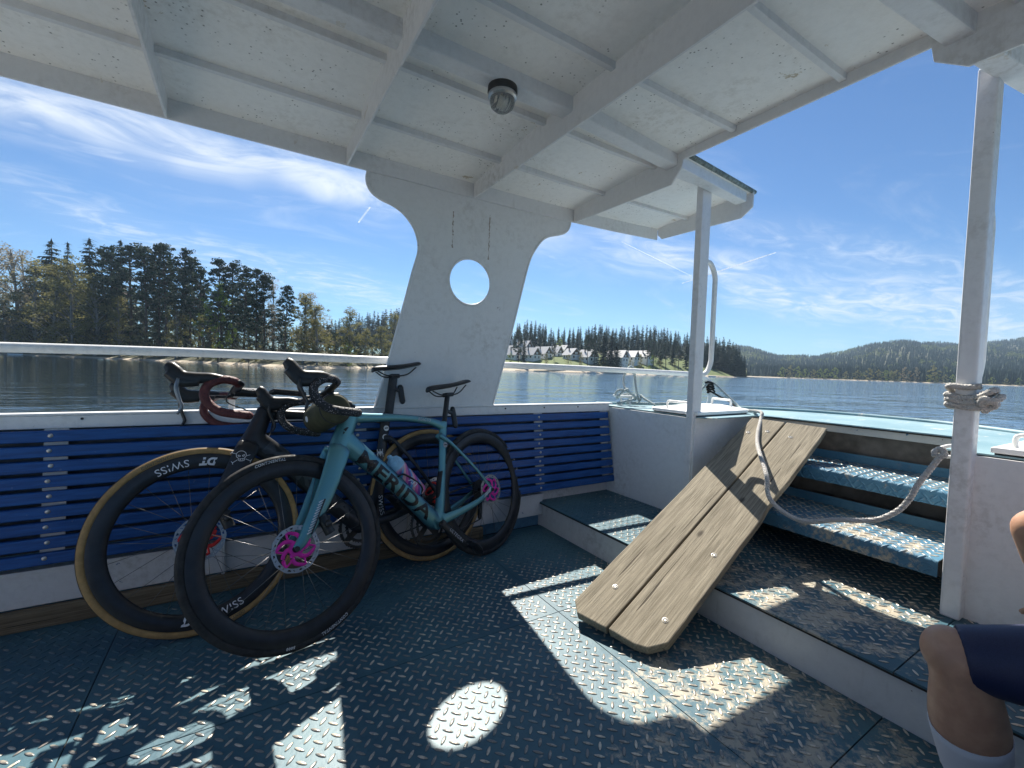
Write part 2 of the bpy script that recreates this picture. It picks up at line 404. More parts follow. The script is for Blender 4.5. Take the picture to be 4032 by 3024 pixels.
M['beamwood'] = wood_mat('old_floor_beam', (0.16, 0.12, 0.075), (0.27, 0.21, 0.14), (0.03, 0.022, 0.015))
def rope_mat(name, a, b, sc_=260):
    n = NT(name); g = n.coord('Object'); w = n.wave(n.coord('Object', (1, 1, 1), (0.6, 0.7, 0.3)), sc_/10, 1.5, 2); v = n.voro(g, sc_)
    c = n.mix(n.ramp(v, 0.1, 0.5), a, b); c = n.mix(n.ramp(n.noise(g, 20, 4), 0.45, 0.75, 0, 0.5), c, tuple(x*0.5 for x in a))
    n.set(Base_Color=c, Roughness=0.9); n.bump(n.math('ADD', v, w), 0.8, 0.004); return n.m
M['rope'] = rope_mat('braided_rope', (0.72, 0.70, 0.66), (0.52, 0.50, 0.47))
M['ropewhite'] = rope_mat('mooring_rope', (0.55, 0.62, 0.62), (0.38, 0.44, 0.45))
M['ropedark'] = rope_mat('dark_line', (0.05, 0.05, 0.05), (0.02, 0.02, 0.02))
M['steel'] = simple('steel', (0.55, 0.55, 0.55), 0.32, 1.0)
M['bolt'] = simple('bolt_metal', (0.46, 0.45, 0.43), 0.42, 0.8)
M['bracket'] = paint_white('bracket_paint', (0.55, 0.53, 0.50), amount=0.6, rust=0.8)
M['darkmetal'] = simple('dark_metal', (0.05, 0.05, 0.05), 0.45, 0.6)
M['black'] = simple('black_plastic', (0.016, 0.016, 0.017), 0.42, var=0.25)
M['rubber'] = simple('tyre_rubber', (0.022, 0.021, 0.021), 0.72, var=0.3, scale=60)
M['carbon'] = simple('carbon_rim', (0.018, 0.018, 0.020), 0.38, var=0.25, scale=30)
M['gutter'] = simple('gutter_metal', (0.16, 0.19, 0.17), 0.6, var=0.5)
M['moss'] = simple('roof_skin', (0.30, 0.33, 0.30), 0.7, var=0.3)
M['hullblue'] = simple('hull_paint', (0.10, 0.22, 0.33), 0.4)
# ------------------------------------------------------------------ the ferry
boat = tag(empty('ferry_boat'), 'white painted open passenger ferry with a blue chequer plate deck and a roof', 'boat')
def part(name, mb, mats, parent=None, **k): return mb.build(name, mats, parent or boat, **k)
PY = 2.27                       # inner face of the port bulwark
SY = -0.45                      # inner face of the starboard bulwark
PX = 2.217                      # front panels of the cabin
AFT = -3.6
ROOF_AFT = -1.35  # unseen roof end, pulled forward to let more light in
def lens_plate(name, rects, zt, thick, mat, field, parent=None, seed=1, edge=None, noz=None):
    """chequer plate: flat sheets plus raised lens bumps laid in two directions"""
    rg = np.random.default_rng(seed)
    V = []; Fq = []; lens = []; rnd = []
    def addf(vs, fs, ls, rn=0.0):
        b = len(V); V.extend(vs); Fq.extend([tuple(i + b for i in f) for f in fs]); lens.extend(ls); rnd.extend([rn]*len(vs))
    for (x0, x1, y0, y1) in rects:
        vs = [(x0,y0,zt-thick),(x1,y0,zt-thick),(x1,y1,zt-thick),(x0,y1,zt-thick),(x0,y0,zt),(x1,y0,zt),(x1,y1,zt),(x0,y1,zt)]
        addf(vs, [(0,3,2,1),(4,5,6,7),(0,1,5,4),(1,2,6,5),(2,3,7,6),(3,0,4,7)], [0]*8)
    S = 0.0315; Lh, Wh = 0.0168, 0.0050
    k = 10; ang = [2*math.pi*i/k for i in range(k)]
    def inside(x, y): return any(x0+.012 < x < x1-.012 and y0+.012 < y < y1-.012 for (x0, x1, y0, y1) in rects)
    fx0, fx1, fy0, fy1 = field
    q = math.sqrt(0.5); n = int(6/S)
    for i in range(-n, n):
        for j in range(-n, n):
            x = (i + j)*S*q; y = (j - i)*S*q
            if not (fx0 < x < fx1 and fy0 < y < fy1) or not inside(x, y): continue
            a = math.pi/4 if (i + j) % 2 else -math.pi/4
            a += rg.normal(0, 0.03); ca, sa = math.cos(a), math.sin(a); r = rg.random()
            vs = []; ls = []
            for sc_, h, l in ((1.0, 0.0003, 0.0), (0.93, 0.0011, 0.45), (0.62, 0.0026, 1.0)):
                for t in ang:
                    u = Lh*sc_*math.cos(t); w = Wh*sc_*math.sin(t)*abs(math.sin(t))**0.25
                    vs.append((x + u*ca - w*sa, y + u*sa + w*ca, zt + h)); ls.append(l)
            vs.append((x, y, zt + 0.0029)); ls.append(1.0)
            fs = []
            for m in range(2):
                for t in range(k): fs.append((m*k+t, m*k+(t+1) % k, (m+1)*k+(t+1) % k, (m+1)*k+t))
            for t in range(k): fs.append((2*k+t, 2*k+(t+1) % k, 3*k))
            addf(vs, fs, ls, r)
    me = bpy.data.meshes.new(name); me.from_pydata(V, [], Fq); me.materials.append(mat)
    for nm, data in (('lens', lens), ('lens_rnd', rnd)):
        at_ = me.attributes.new(nm, 'FLOAT', 'POINT'); at_.data.foreach_set('value', np.array(data, dtype=np.float32))
    sm = np.zeros(len(me.polygons), dtype=bool); sm[6*len(rects):] = True
    me.polygons.foreach_set('use_smooth', sm)
    o = bpy.data.objects.new(name, me); C.objects.link(o); o.parent = parent or boat
    return o
# deck floor: plates with narrow grimy seams
G = 0.0018
xs = [AFT, -1.9, -0.38, 1.125, 1.645]; ys = [SY, 0.48, 1.395, 2.26]
rects = [(xs[i]+G, xs[i+1]-G, ys[j]+G, ys[j+1]-G) for i in range(1, 4) for j in range(3)]
m = MB(); m.box((AFT, SY, -0.004), (-1.9-G, 2.25, 0.0)); part('stern_bounce_floor', m, simple('cream_bounce_floor', (0.78, 0.72, 0.60), 0.7, scale=4))  # unseen stern plate, added in cream to bounce warm light onto the roof
floor = lens_plate('deck_floor', rects, 0.0, 0.004, M['deck'], (-1.25, 1.64, -0.1, 2.2), seed=3)
m = MB(); m.box((AFT, SY-.02, -0.03), (1.66, 2.30, -0.005)); part('floor_frame', m, M['seam'])
m = MB()
for (x, y) in ((0.30, 1.405), (0.262, 1.383), (1.19, 1.405), (1.17, 1.382), (-0.36, 1.42), (-0.40, 1.38), (1.14, 1.30), (1.11, 1.25), (1.13, 0.55)):
    m.lathe([(0.0, 0.0014), (0.0035, 0.0014), (0.0042, 0.0006), (0.0095, 0.0004), (0.010, 0.0)], (x, y, 0), n=16)
part('deck_screws', m, M['bolt'], smooth=True)['kind'] = 'stuff'
# raised step in front of the cabin panels
SX, SZ = 1.618, 0.16
lens_plate('step_plate', [(SX, 2.00, SY, 0.455), (SX, 2.00, 0.459, PY), (2.004, 2.95, SY, 0.455), (2.004, 2.95, 0.459, PY)], SZ, 0.006, M['step'], (1.6, 2.6, 0.1, 2.3), seed=5)
m = MB(); m.box((SX+0.022, SY, -0.02), (SX+0.034, 2.285, SZ-0.0065)); part('step_riser', m, M['riser'])
m = MB(); m.box((SX-0.002, SY, SZ-0.012), (SX+0.012, 2.27, SZ-0.0062)); part('step_edge', m, M['seam'])
m = MB(); m.box((SX+0.036, SY, 0.0), (2.93, 2.30, SZ-0.02)); part('step_body', m, M['seam'])
# port bulwark: inner skin, cap, hull side, low wall, floor beam
m = MB()
m.box((AFT, PY, 0.722), (PX, PY+0.02, 0.770)); part('bulwark_skin', m, M['white'], bevel=0.003)
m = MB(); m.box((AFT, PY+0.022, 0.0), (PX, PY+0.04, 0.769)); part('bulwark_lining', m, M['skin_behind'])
m = MB(); m.box((AFT, PY-0.004, 0.7705), (PX+0.03, 2.312, 0.780)); part('bulwark_cap', m, M['white'], bevel=0.003)
m = MB()
for x in (-0.9, -0.52, -0.12, 0.25, 0.41, 1.36, 1.65, 1.93): m.lathe([(0.0, -.003), (0.004, -.003), (0.005, 0)], (x, PY-.0005, 0.757), axis='Y', n=10)
part('cap_screws', m, M['darkmetal'])['kind'] = 'stuff'
m = MB(); m.box((AFT, 2.235, 0.076), (SX+0.02, PY+0.028, 0.205)); m.box((AFT, 2.228, 0.196), (SX+0.02, PY+0.028, 0.212)); part('low_wall', m, M['lowwall'], bevel=0.002)
m = MB(); m.box((-1.35, 2.205, 0.0), (1.20, 2.2345, 0.075)); fb = part('floor_beam', m, M['beamwood'], bevel=0.006)
m = MB()
m.box((PX-0.58, 2.262, SZ), (PX-0.001, PY+0.0295, 0.23)); part('end_wall', m, M['lowwall'])
for x in (-0.86, -0.07, 0.75):
    m = MB(); m.box((x, 2.21, 0.076), (x+0.012, 2.2345, 0.24)); part('bench_support', m, M['bracket'], bevel=0.002)
hullp = [(AFT, 2.318), (2.20, 2.318), (2.255, 2.41), (2.7, 2.36), (3.1, 2.14), (3.40, 1.88), (3.62, 1.60), (3.71, 1.35), (3.73, 1.08), (3.69, .85), (3.56, .62), (3.40, .40), (3.15, .10), (2.8, -.25), (2.255, -.60), (2.2, -.50), (AFT, -.50)]
m = MB()
top = [(x, y, 0.7695 if x < 2.26 else 0.742) for x, y in hullp]; bot = [(x - 0.10*max(0, x-2), 0.91 + (y-0.91)*0.94, -0.9) for x, y in hullp]
m.add(top + bot, [(i, i+1, len(hullp)+i+1, len(hullp)+i) for i in range(len(hullp)-1)]); part('hull', m, M['hullblue'])
# bow deck with the passage cut out of it
DZ = 0.757
outer = [(2.25, 2.40), (2.7, 2.35), (3.1, 2.13), (3.39, 1.87), (3.61, 1.595), (3.70, 1.35), (3.72, 1.08), (3.68, .855), (3.55, .625), (3.39, .405), (3.15, .11), (2.8, -.24), (2.25, -.61)]
inner = [(2.25, 1.525), (2.30, 1.50), (2.70, 1.52), (2.775, 1.505), (2.805, 1.46), (2.812, 1.15), (2.815, 0.70), (2.81, .60), (2.78, .555), (2.70, .545), (2.28, .545), (2.25, .53)]
def strip_deck(zt, th):
    bm = bmesh.new(); es = []
    ring = outer + [(x, y) for x, y in inner[::-1]]
    vs = [bm.verts.new((x, y, zt - (0.010 if (x, y) in outer and x > 2.5 else 0))) for x, y in ring]
    for i in range(len(vs)): es.append(bm.edges.new((vs[i], vs[(i+1) % len(vs)])))
    bmesh.ops.triangle_fill(bm, use_beauty=True, use_dissolve=False, edges=es)
    r = bmesh.ops.extrude_face_region(bm, geom=list(bm.faces))
    bmesh.ops.translate(bm, verts=[v for v in r['geom'] if isinstance(v, bmesh.types.BMVert)], vec=(0, 0, -th))
    bmesh.ops.recalc_face_normals(bm, faces=bm.faces)
    me = bpy.data.meshes.new('bow_deck'); bm.to_mesh(me); bm.free(); me.materials.append(M['bow'])
    o = bpy.data.objects.new('bow_deck', me); C.objects.link(o); o.parent = boat; return o
strip_deck(DZ, 0.006)
m = MB(); m.box((2.822, 0.50, 0.706), (2.842, 1.59, DZ-0.0065)); part('deck_lip', m, M['lip'], bevel=0.003)
m = MB(); m.box((2.811, 0.56, DZ-0.013), (2.8215, 1.50, DZ-0.0062)); part('lip_edge', m, M['seam'])
# gunwale round the bow
g = [(x, y, 0.752 if x > 2.5 else 0.762) for x, y in hullp[1:-1]]
m = MB(); m.loft(spline(g, 6), 0.014, n=8); part('gunwale', m, M['bow'], smooth=True)
# front panels, passage sides, bulkhead behind the steps
m = MB(); m.box((PX, 1.615, SZ-0.004), (PX+0.012, PY+0.03, DZ-0.008)); part('front_panel', m, M['panel'])
m = MB(); m.box((PX, SY, SZ-0.004), (PX+0.012, 0.485, DZ-0.008)); part('front_panel', m, M['post'])
m = MB(); m.box((PX+0.013, 1.585, SZ-0.004), (2.99, 1.597, DZ-0.008)); part('passage_side', m, M['white'])
m = MB(); m.box((PX+0.013, 0.487, SZ-0.004), (2.99, 0.499, DZ-0.008)); part('passage_side', m, M['white'])
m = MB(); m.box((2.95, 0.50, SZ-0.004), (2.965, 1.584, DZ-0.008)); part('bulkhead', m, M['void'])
def tread(x0, x1, z, seed):
    lens_plate('tread', [(x0, x1, 0.512, 1.583)], z, 0.004, M['tread'], (x0, x1, 0.5, 1.59), seed=seed)
    m = MB()
    for i in range(6):                            # rolled nose, then the front skirt
        a0 = i/6*math.pi/2; a1 = (i+1)/6*math.pi/2; r = 0.012
        m.add([(x0 - r*math.sin(a0), y, z - r + r*math.cos(a0)) for y in (0.512, 1.583)] + [(x0 - r*math.sin(a1), y, z - r + r*math.cos(a1)) for y in (1.583, 0.512)], [(0, 1, 2, 3)])
    m.add([(x0-0.012, 0.512, z-0.012), (x0-0.012, 1.583, z-0.012), (x0-0.012, 1.583, z-0.062), (x0-0.012, 0.512, z-0.062)], [(0, 1, 2, 3)])
    m.box((x1-0.004, 0.512, z+0.001), (x1, 1.583, z+0.046))
    o = part('tread_nose', m, M['tread'])
    rg = random.Random(seed)
    mm = MB()                                     # lens bumps on the skirt and over the nose
    for k in range(38):
        for row, (dx, dz) in enumerate(((-0.0125, -0.030), (-0.0125, -0.052), (-0.006, -0.002))):
            y = 0.53 + k*0.0278 + (row % 2)*0.0139
            if y > 1.57: continue
            a = math.pi/4 if (k + row) % 2 else -math.pi/4
            c = Vector((x0 + dx, y, z + dz)); pts = []
            nrm = Vector((-1, 0, 0)) if row < 2 else Vector((-0.6, 0, 0.8)); t1 = Vector((0, 1, 0)); t2 = nrm.cross(t1)
            u = t1*math.cos(a) + t2*math.sin(a); w = nrm.cross(u)
            ring = [c + u*(0.0165*math.cos(t*math.pi/4)) + w*(0.005*math.sin(t*math.pi/4)) for t in range(8)]
            ring2 = [c + u*(0.010*math.cos(t*math.pi/4)) + w*(0.003*math.sin(t*math.pi/4)) + nrm*0.0025 for t in range(8)]
            mm.add(ring + ring2, [(t, (t+1) % 8, 8+(t+1) % 8, 8+t) for t in range(8)] + [tuple(range(8, 16))])
    part('tread_bumps', mm, M['tread'], smooth=True)
tread(2.192, 2.60, 0.350, 11); tread(2.508, 2.87, 0.548, 12)
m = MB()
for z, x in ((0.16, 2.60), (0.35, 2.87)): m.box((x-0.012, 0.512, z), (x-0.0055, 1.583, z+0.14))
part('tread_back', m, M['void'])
# posts
m = MB(); m.box((PX-0.001, 1.594, SZ), (2.298, 1.636, 2.12)); part('post', m, M['post'], bevel=0.005)
m = MB(); m.box((2.168, 0.444, SZ), (2.236, 0.498, 2.10)); part('post', m, M['post'], bevel=0.007)
for y, x in ((1.615, 2.296), (0.474, 2.234)):
    m = MB(); m.loft(spline([(x, y, 1.665), (x+0.055, y, 1.655), (x+0.098, y, 1.59), (x+0.102, y, 1.50), (x+0.102, y, 1.15), (x+0.098, y, 1.075), (x+0.06, y, 1.015), (x, y, 1.0)], 8), 0.0145, n=12)
    part('grab_handle', m, M['railpaint'], smooth=True)
# pillar with the porthole
def outline():
    L = [(0.52, 1.985), (0.522, 1.958), (0.518, 1.925), (0.524, 1.893), (0.545, 1.862), (0.590, 1.838), (0.648, 1.823), (0.705, 1.795), (0.752, 1.748), (0.780, 1.699), (0.794, 1.641), (0.791, 1.590), (0.765, 1.496), (0.731, 1.353), (0.703, 1.241), (0.640, 0.99), (0.582, 0.778)]
    R = [(1.273, 0.778), (1.34, 1.03), (1.409, 1.303), (1.467, 1.54), (1.504, 1.673), (1.544, 1.750), (1.595, 1.815), (1.647, 1.848), (1.710, 1.868), (1.764, 1.890), (1.796, 1.918), (1.810, 1.955), (1.812, 1.985)]
    return [(p.x, p.y) for p in spline([(a, b, 0) for a, b in L], 3)], [(p.x, p.y) for p in spline([(a, b, 0) for a, b in R], 3)]
Lp, Rp = outline(); HC, HR = (1.102, 1.487), 0.130
bm = bmesh.new(); es = []
ov = [bm.verts.new((x, PY+0.006, z)) for x, z in Lp + Rp]
hv = [bm.verts.new((HC[0] + HR*math.cos(a), PY+0.006, HC[1] + HR*math.sin(a))) for a in [2*math.pi*i/56 for i in range(56)]]
for ring in (ov, hv):
    for i in range(len(ring)): es.append(bm.edges.new((ring[i], ring[(i+1) % len(ring)])))
bmesh.ops.triangle_fill(bm, use_beauty=True, use_dissolve=False, edges=es)
bad = [f for f in bm.faces if (f.calc_center_median().x - HC[0])**2 + (f.calc_center_median().z - HC[1])**2 < (HR*0.9)**2 and all(v in hv for v in f.verts)]
bmesh.ops.delete(bm, geom=bad, context='FACES_ONLY')
r = bmesh.ops.extrude_face_region(bm, geom=list(bm.faces))
bmesh.ops.translate(bm, verts=[v for v in r['geom'] if isinstance(v, bmesh.types.BMVert)], vec=(0, 0.010, 0))
bmesh.ops.recalc_face_normals(bm, faces=bm.faces)
me = bpy.data.meshes.new('pillar'); bm.to_mesh(me); bm.free(); me.materials.append(M['white'])
pil = bpy.data.objects.new('pillar', me); C.objects.link(pil); pil.parent = boat
m = MB()
for side in (Lp, Rp): m.loft([(x, PY+0.010, z) for x, z in side], 0.0085, n=8)
part('pillar_bead', m, M['white'], pil, smooth=True)
m = MB(); m.loft([(HC[0] + (HR+.003)*math.cos(a), PY+0.008, HC[1] + (HR+.003)*math.sin(a)) for a in [2*math.pi*i/64 for i in range(64)]], 0.008, n=8, closed=True, up=(0, 1, 0))
part('porthole_rim', m, M['white'], pil, smooth=True)
GLUE = simple('old_glue', (0.40, 0.35, 0.31), 0.9, var=0.4, scale=200)
rg = random.Random(5)                             # ragged glue lines left by a removed notice
for x0, z0, z1 in ((0.985, 1.66, 1.865), (1.214, 1.63, 1.90)):
    left = []; right = []; z = z0
    while z < z1:
        w = rg.uniform(0.0006, 0.0055) if rg.random() < .75 else 0.0004; dx = rg.uniform(-.0025, .0025)
        left.append((x0+dx-w, PY+.0048, z)); right.append((x0+dx+w, PY+.0048, z)); z += rg.uniform(.004, .014)
    m = MB(); m.add(left + right, [(i, i+1, len(left)+i+1, len(left)+i) for i in range(len(left)-1)]); part('glue_line', m, GLUE, pil)
# roof
def rz(x, y): return 2.088 - 0.052*abs((y-0.91)/1.36)**2.6 + 0.017*max(0.0, x-1.1)**2
def sheer(x): return 0.017*max(0.0, x-1.1)**2
def boxy(x, port=True):
    o = 0.0 if x < 1.1 else 0.085*(x-1.1) + 0.02*(x-1.1)**2
    return 1.43 + o if port else 0.535 - o
def roof_piece(name, xl, ylo, yhi, th=0.022, ny=10):
    m = MB(); vs = []
    for x in xl:
        for k in range(ny+1):
            a, b = ylo(x), yhi(x); y = a + (b-a)*k/ny; vs.append((x, y, rz(x, y)))
    k = ny+1; n = len(xl); fs = [(i*k+j, i*k+j+1, (i+1)*k+j+1, (i+1)*k+j) for i in range(n-1) for j in range(ny)]
    top = [(x, y, z+th) for x, y, z in vs]; b = len(vs)
    fs += [(b+(i+1)*k+j, b+(i+1)*k+j+1, b+i*k+j+1, b+i*k+j) for i in range(n-1) for j in range(ny)]
    for i in range(n-1): fs += [(i*k, (i+1)*k, b+(i+1)*k, b+i*k), (i*k+ny, b+i*k+ny, b+(i+1)*k+ny, (i+1)*k+ny)]
    for j in range(ny): fs += [(j, b+j, b+j+1, j+1), ((n-1)*k+j, (n-1)*k+j+1, b+(n-1)*k+j+1, b+(n-1)*k+j)]
    m.add(vs + top, fs); return m
roof = roof_piece('roof', [ROOF_AFT, -1.0, -.5, .5, 1.1, 1.5, 1.80, 1.838], lambda x: -0.50, lambda x: 2.31, ny=24).build('roof', M['roof'], boat)
for nm, lo, hi in (('roof_wing', lambda x: boxy(x)-0.045, lambda x: 2.31), ('roof_wing', lambda x: -0.50, lambda x: boxy(x, False)+0.045)):
    roof_piece(nm, [1.840, 2.0, 2.2, 2.4, 2.66], lo, hi, ny=10).build(nm, M['roof'], boat)
def plate(x, pts, th=0.010):                      # outline in Y-Z pushed along X
    m = MB(); m.prism([(x, y, z) for y, z in pts], (th, 0, 0)); return m
for x in (-1.30, -0.97, -0.275, 0.416, 1.1):
    tops = [(y, rz(x, y)+0.004) for y in np.linspace(2.262, -0.46, 14)]
    plate(x, tops + [(-0.46, 1.957), (2.262, 1.957)]).build('roof_beam', M['beam'], roof, bevel=0.002)
x = 1.826; zc = 2.053; s0 = sheer(x)
tops = [(y, rz(x, y)+0.004) for y in np.linspace(2.262, -0.46, 14)]
plate(x, tops + [(-0.46, 1.957), (0.44, 1.947), (0.52, 2.005), (0.528, zc), (1.434, zc), (1.442, 2.017), (1.500, 1.952), (2.262, 1.962)]).build('roof_beam', M['beam'], roof, bevel=0.002)
x = 2.632
tops = [(y, rz(x, y)+0.004) for y in np.linspace(2.262, 1.545, 8)]
plate(x, tops + [(1.547, 2.034), (1.618, 1.984), (2.225, 1.995), (2.262, 2.03)]).build('roof_beam', M['beam'], roof, bevel=0.002)
tops = [(y, rz(x, y)+0.004) for y in np.linspace(0.44, -0.46, 8)]
plate(x, tops + [(-0.46, 2.03), (-.42, 1.99), (0.36, 1.975), (0.438, 2.034)]).build('roof_beam', M['beam'], roof, bevel=0.002)
for y in (2.263, -0.473):
    m = MB(); xl = [ROOF_AFT, 0, 1.1, 1.5, 1.826, 2.2, 2.632]
    vs = []
    for x in xl:
        b, t = 1.957 + sheer(x)*1.0, rz(x, y)+0.006
        vs += [(x, y, b), (x, y+0.012, b), (x, y+0.012, t), (x, y, t)]
    m.add(vs, [(i*4+j, i*4+(j+1) % 4, (i+1)*4+(j+1) % 4, (i+1)*4+j) for i in range(len(xl)-1) for j in range(4)] + [(3, 2, 1, 0), tuple(range((len(xl)-1)*4, len(xl)*4))])
    m.build('fascia', M['beam'], roof, bevel=0.002)
for y in (1.965, 1.585, 1.175, 0.765, 0.345, -0.06):
    xe = 1.825
    if y > 1.5: xe = 2.63
    if y < 0.3: xe = 2.63
    m = MB(); xl = [ROOF_AFT, 0, 1.1, 1.5, xe]; vs = []
    yy = lambda x: y + (0.03*(x-1.1) if (x > 1.1 and y > 1.5) else 0)
    for x in xl:
        z = rz(x, y); vs += [(x, yy(x)-0.011, z-0.024), (x, yy(x)+0.011, z-0.024), (x, yy(x)+0.011, z+0.003), (x, yy(x)-0.011, z+0.003)]
    m.add(vs, [(i*4+j, i*4+(j+1) % 4, (i+1)*4+(j+1) % 4, (i+1)*4+j) for i in range(len(xl)-1) for j in range(4)] + [(3, 2, 1, 0), tuple(range((len(xl)-1)*4, len(xl)*4))])
    m.build('stringer', M['beam'], roof, bevel=0.0015)
for port in (True, False):
    m = MB(); xl = [ROOF_AFT, 0, 1.1, 1.3, 1.5, 1.826, 2.1, 2.4, 2.60]; vs = []
    for x in xl:
        y = boxy(x, port); b = 2.027 + sheer(x)*0.9; t = rz(x, y)+0.003
        vs += [(x, y-0.035, b), (x, y+0.035, b), (x, y+0.035, t), (x, y-0.035, t)]
    m.add(vs, [(i*4+j, i*4+(j+1) % 4, (i+1)*4+(j+1) % 4, (i+1)*4+j) for i in range(len(xl)-1) for j in range(4)] + [(3, 2, 1, 0), tuple(range((len(xl)-1)*4, len(xl)*4))])
    m.build('box_beam', M['beam'], roof, bevel=0.005)
    m = MB(); e = -0.045 if port else 0.045
    m.loft([(x, boxy(x, port)+e*1.15, rz(x, boxy(x, port))+0.012) for x in (1.845, 2.1, 2.4, 2.67)], 0.013, n=10); m.build('gutter', M['gutter'], roof, smooth=True)
# bow hatches
def hatch(pts, hs):
    m = MB(); m.prism([(x, y, 0.764) for x, y in pts], (0, 0, 0.020)); o = part('hatch_lid', m, M['hatchwhite'], bevel=0.004)
    m = MB(); cx = sum(p[0] for p in pts)/len(pts); cy_ = sum(p[1] for p in pts)/len(pts)
    m.prism([(cx+(x-cx)*.96, cy_+(y-cy_)*.96, DZ) for x, y in pts], (0, 0, 0.0075)); part('seal', m, M['black'], o)
    for a, b in hs:
        a = Vector(a + (0.783,)); b = Vector(b + (0.783,)); u = Vector((0, 0, 0.045)); d = (b-a)*0.10
        m = MB(); m.loft(spline([a, a+u*0.75, a+u+d*0.6, a+u+d*2, b+u-d*2, b+u-d*0.6, b+u*0.75, b], 5), 0.0078, n=10); m.build('hatch_handle', M['railpaint'], o, smooth=True)
hatch([(2.235, 1.575), (2.80, 1.600), (2.845, 1.625), (3.07, 1.97), (2.94, 2.08), (2.27, 1.935), (2.235, 1.90)], [((2.31, 1.845), (2.31, 1.655)), ((2.985, 1.985), (2.925, 1.80))])
hatch([(2.245, 0.415), (2.81, 0.40), (2.90, 0.36), (3.06, 0.12), (2.95, -0.05), (2.245, 0.06)], [((2.33, 0.37), (2.33, 0.18)), ((2.95, 0.26), (2.95, 0.09))])
# port rail
rail_pts = [(AFT, 2.41, 1.00), (-1.5, 2.41, 1.008), (-0.7, 2.40, 1.020), (-0.2, 2.40, 1.026), (0.4, 2.403, 1.024), (1.3, 2.392, 1.021), (1.85, 2.347, 1.019), (2.3, 2.312, 1.014), (2.85, 2.262, 1.006), (3.08, 2.235, 0.998), (3.21, 2.20, 0.965), (3.245, 2.165, 0.91), (3.235, 2.165, 0.84), (3.22, 2.17, 0.744)]
m = MB(); m.loft(spline(rail_pts, 8), 0.0195, n=14); rail = part('rail', m, M['railpaint'], smooth=True)
m = MB()
for x in (-0.04,): m.box((x-0.012, 2.300, 0.779), (x+0.012, 2.306, 0.835))
m.build('rail_bracket', M['railpaint'], rail, bevel=0.001)
# starboard bulwark behind the camera, unseen white stern deck added to bounce sunlight
m = MB(); m.box((AFT, SY-0.04, 0.0), (PX, SY-0.02, 0.770)); m.box((AFT, SY-0.048, 0.7705), (PX+.03, SY-0.005, 0.780)); part('bulwark', m, M['white'])
m = MB(); m.loft([(AFT, -.53, 1.02), (2.3, -.52, 1.02), (2.9, -.42, 1.0), (3.15, -.1, .9), (3.2, -.02, .74)], 0.0195, n=12); part('rail', m, M['railpaint'], smooth=True)
m = MB(); m.box((AFT-1.4, SY-.05, -0.02), (AFT-.005, 2.318, 0.78)); part('stern_bounce_deck', m, M['white'])
for y in (-.42, 2.27):
    m = MB(); m.box((ROOF_AFT+.02, y-.03, 0.0 if y < 0 else .78), (ROOF_AFT+.08, y+.03, 2.02)); part('post', m, M['post'], bevel=.004)

# ------------------------------------------------------------------ benches (slatted, bolted to the bulwarks)
def slat_bench(name, label, port):
    t = tag(empty(name, (0.2, 2.24 if port else -0.4, 0.25)), label, 'bench')
    def build(n, mb, mat, **k):
        o = mb.build(n, mat, None, **k); o.parent = t; o.matrix_parent_inverse = Matrix.Translation(-Vector(t.location)); return o
    N_ = 9
    if port:
        rows = [(0.7195 - 0.0545*i - 0.0223, 2.2485 - 0.0068*i) for i in range(N_)]
        for i, (z, y) in enumerate(rows):
            xe = 2.185 + 0.0035*i
            m = MB(); x0 = AFT+0.1; tl = 0.0028
            m.hexa([(x0, y-0.010-tl, z-0.0208), (xe, y-0.010-tl, z-0.0208), (xe, y+0.012-tl, z-0.0208), (x0, y+0.012-tl, z-0.0208),
                    (x0, y-0.010+tl, z+0.0208), (xe, y-0.010+tl, z+0.0208), (xe, y+0.012+tl, z+0.0208), (x0, y+0.012+tl, z+0.0208)])
            build('slat', m, M['slat'], bevel=0.0055, seg=3)
        for x in (-0.60, 0.49, 1.585, 2.145):
            m = MB(); m.hexa([(x-0.02, 2.205, 0.25), (x+0.045, 2.205, 0.25), (x+0.045, 2.212, 0.25), (x-0.02, 2.212, 0.25), (x-0.02, 2.262, 0.722), (x+0.045, 2.262, 0.722), (x+0.045, 2.269, 0.722), (x-0.02, 2.269, 0.722)])
            build('bracket', m, M['bracket'])
            if x < 2.1:
                for z, y in rows:
                    m = MB(); jx = random.uniform(-.006, .006); m.lathe([(0.0, -.0028), (0.0045, -.0024), (0.0075, -.0004), (0.0078, 0)], (x+0.004+jx, y-0.0100, z+0.003), axis='Y', n=14)
                    build('bolt', m, M['bolt'], smooth=True)
    else:
        for i in range(7):
            m = MB(); y = -0.40 + i*0.06; m.box((AFT+.1, y, 0.42), (2.19, y+0.045, 0.445)); build('slat', m, M['slat'], bevel=0.005)
        for x in (-0.6, 0.6, 1.8):
            m = MB(); m.box((x, -0.42, 0.0), (x+0.03, 0.02, 0.419)); build('leg', m, M['bracket'])
    return t
slat_bench('bench', 'long blue slatted bench back on the port wall behind the two bicycles', True)
slat_bench('bench', 'blue slatted seat along the starboard wall under the sitting person', False)

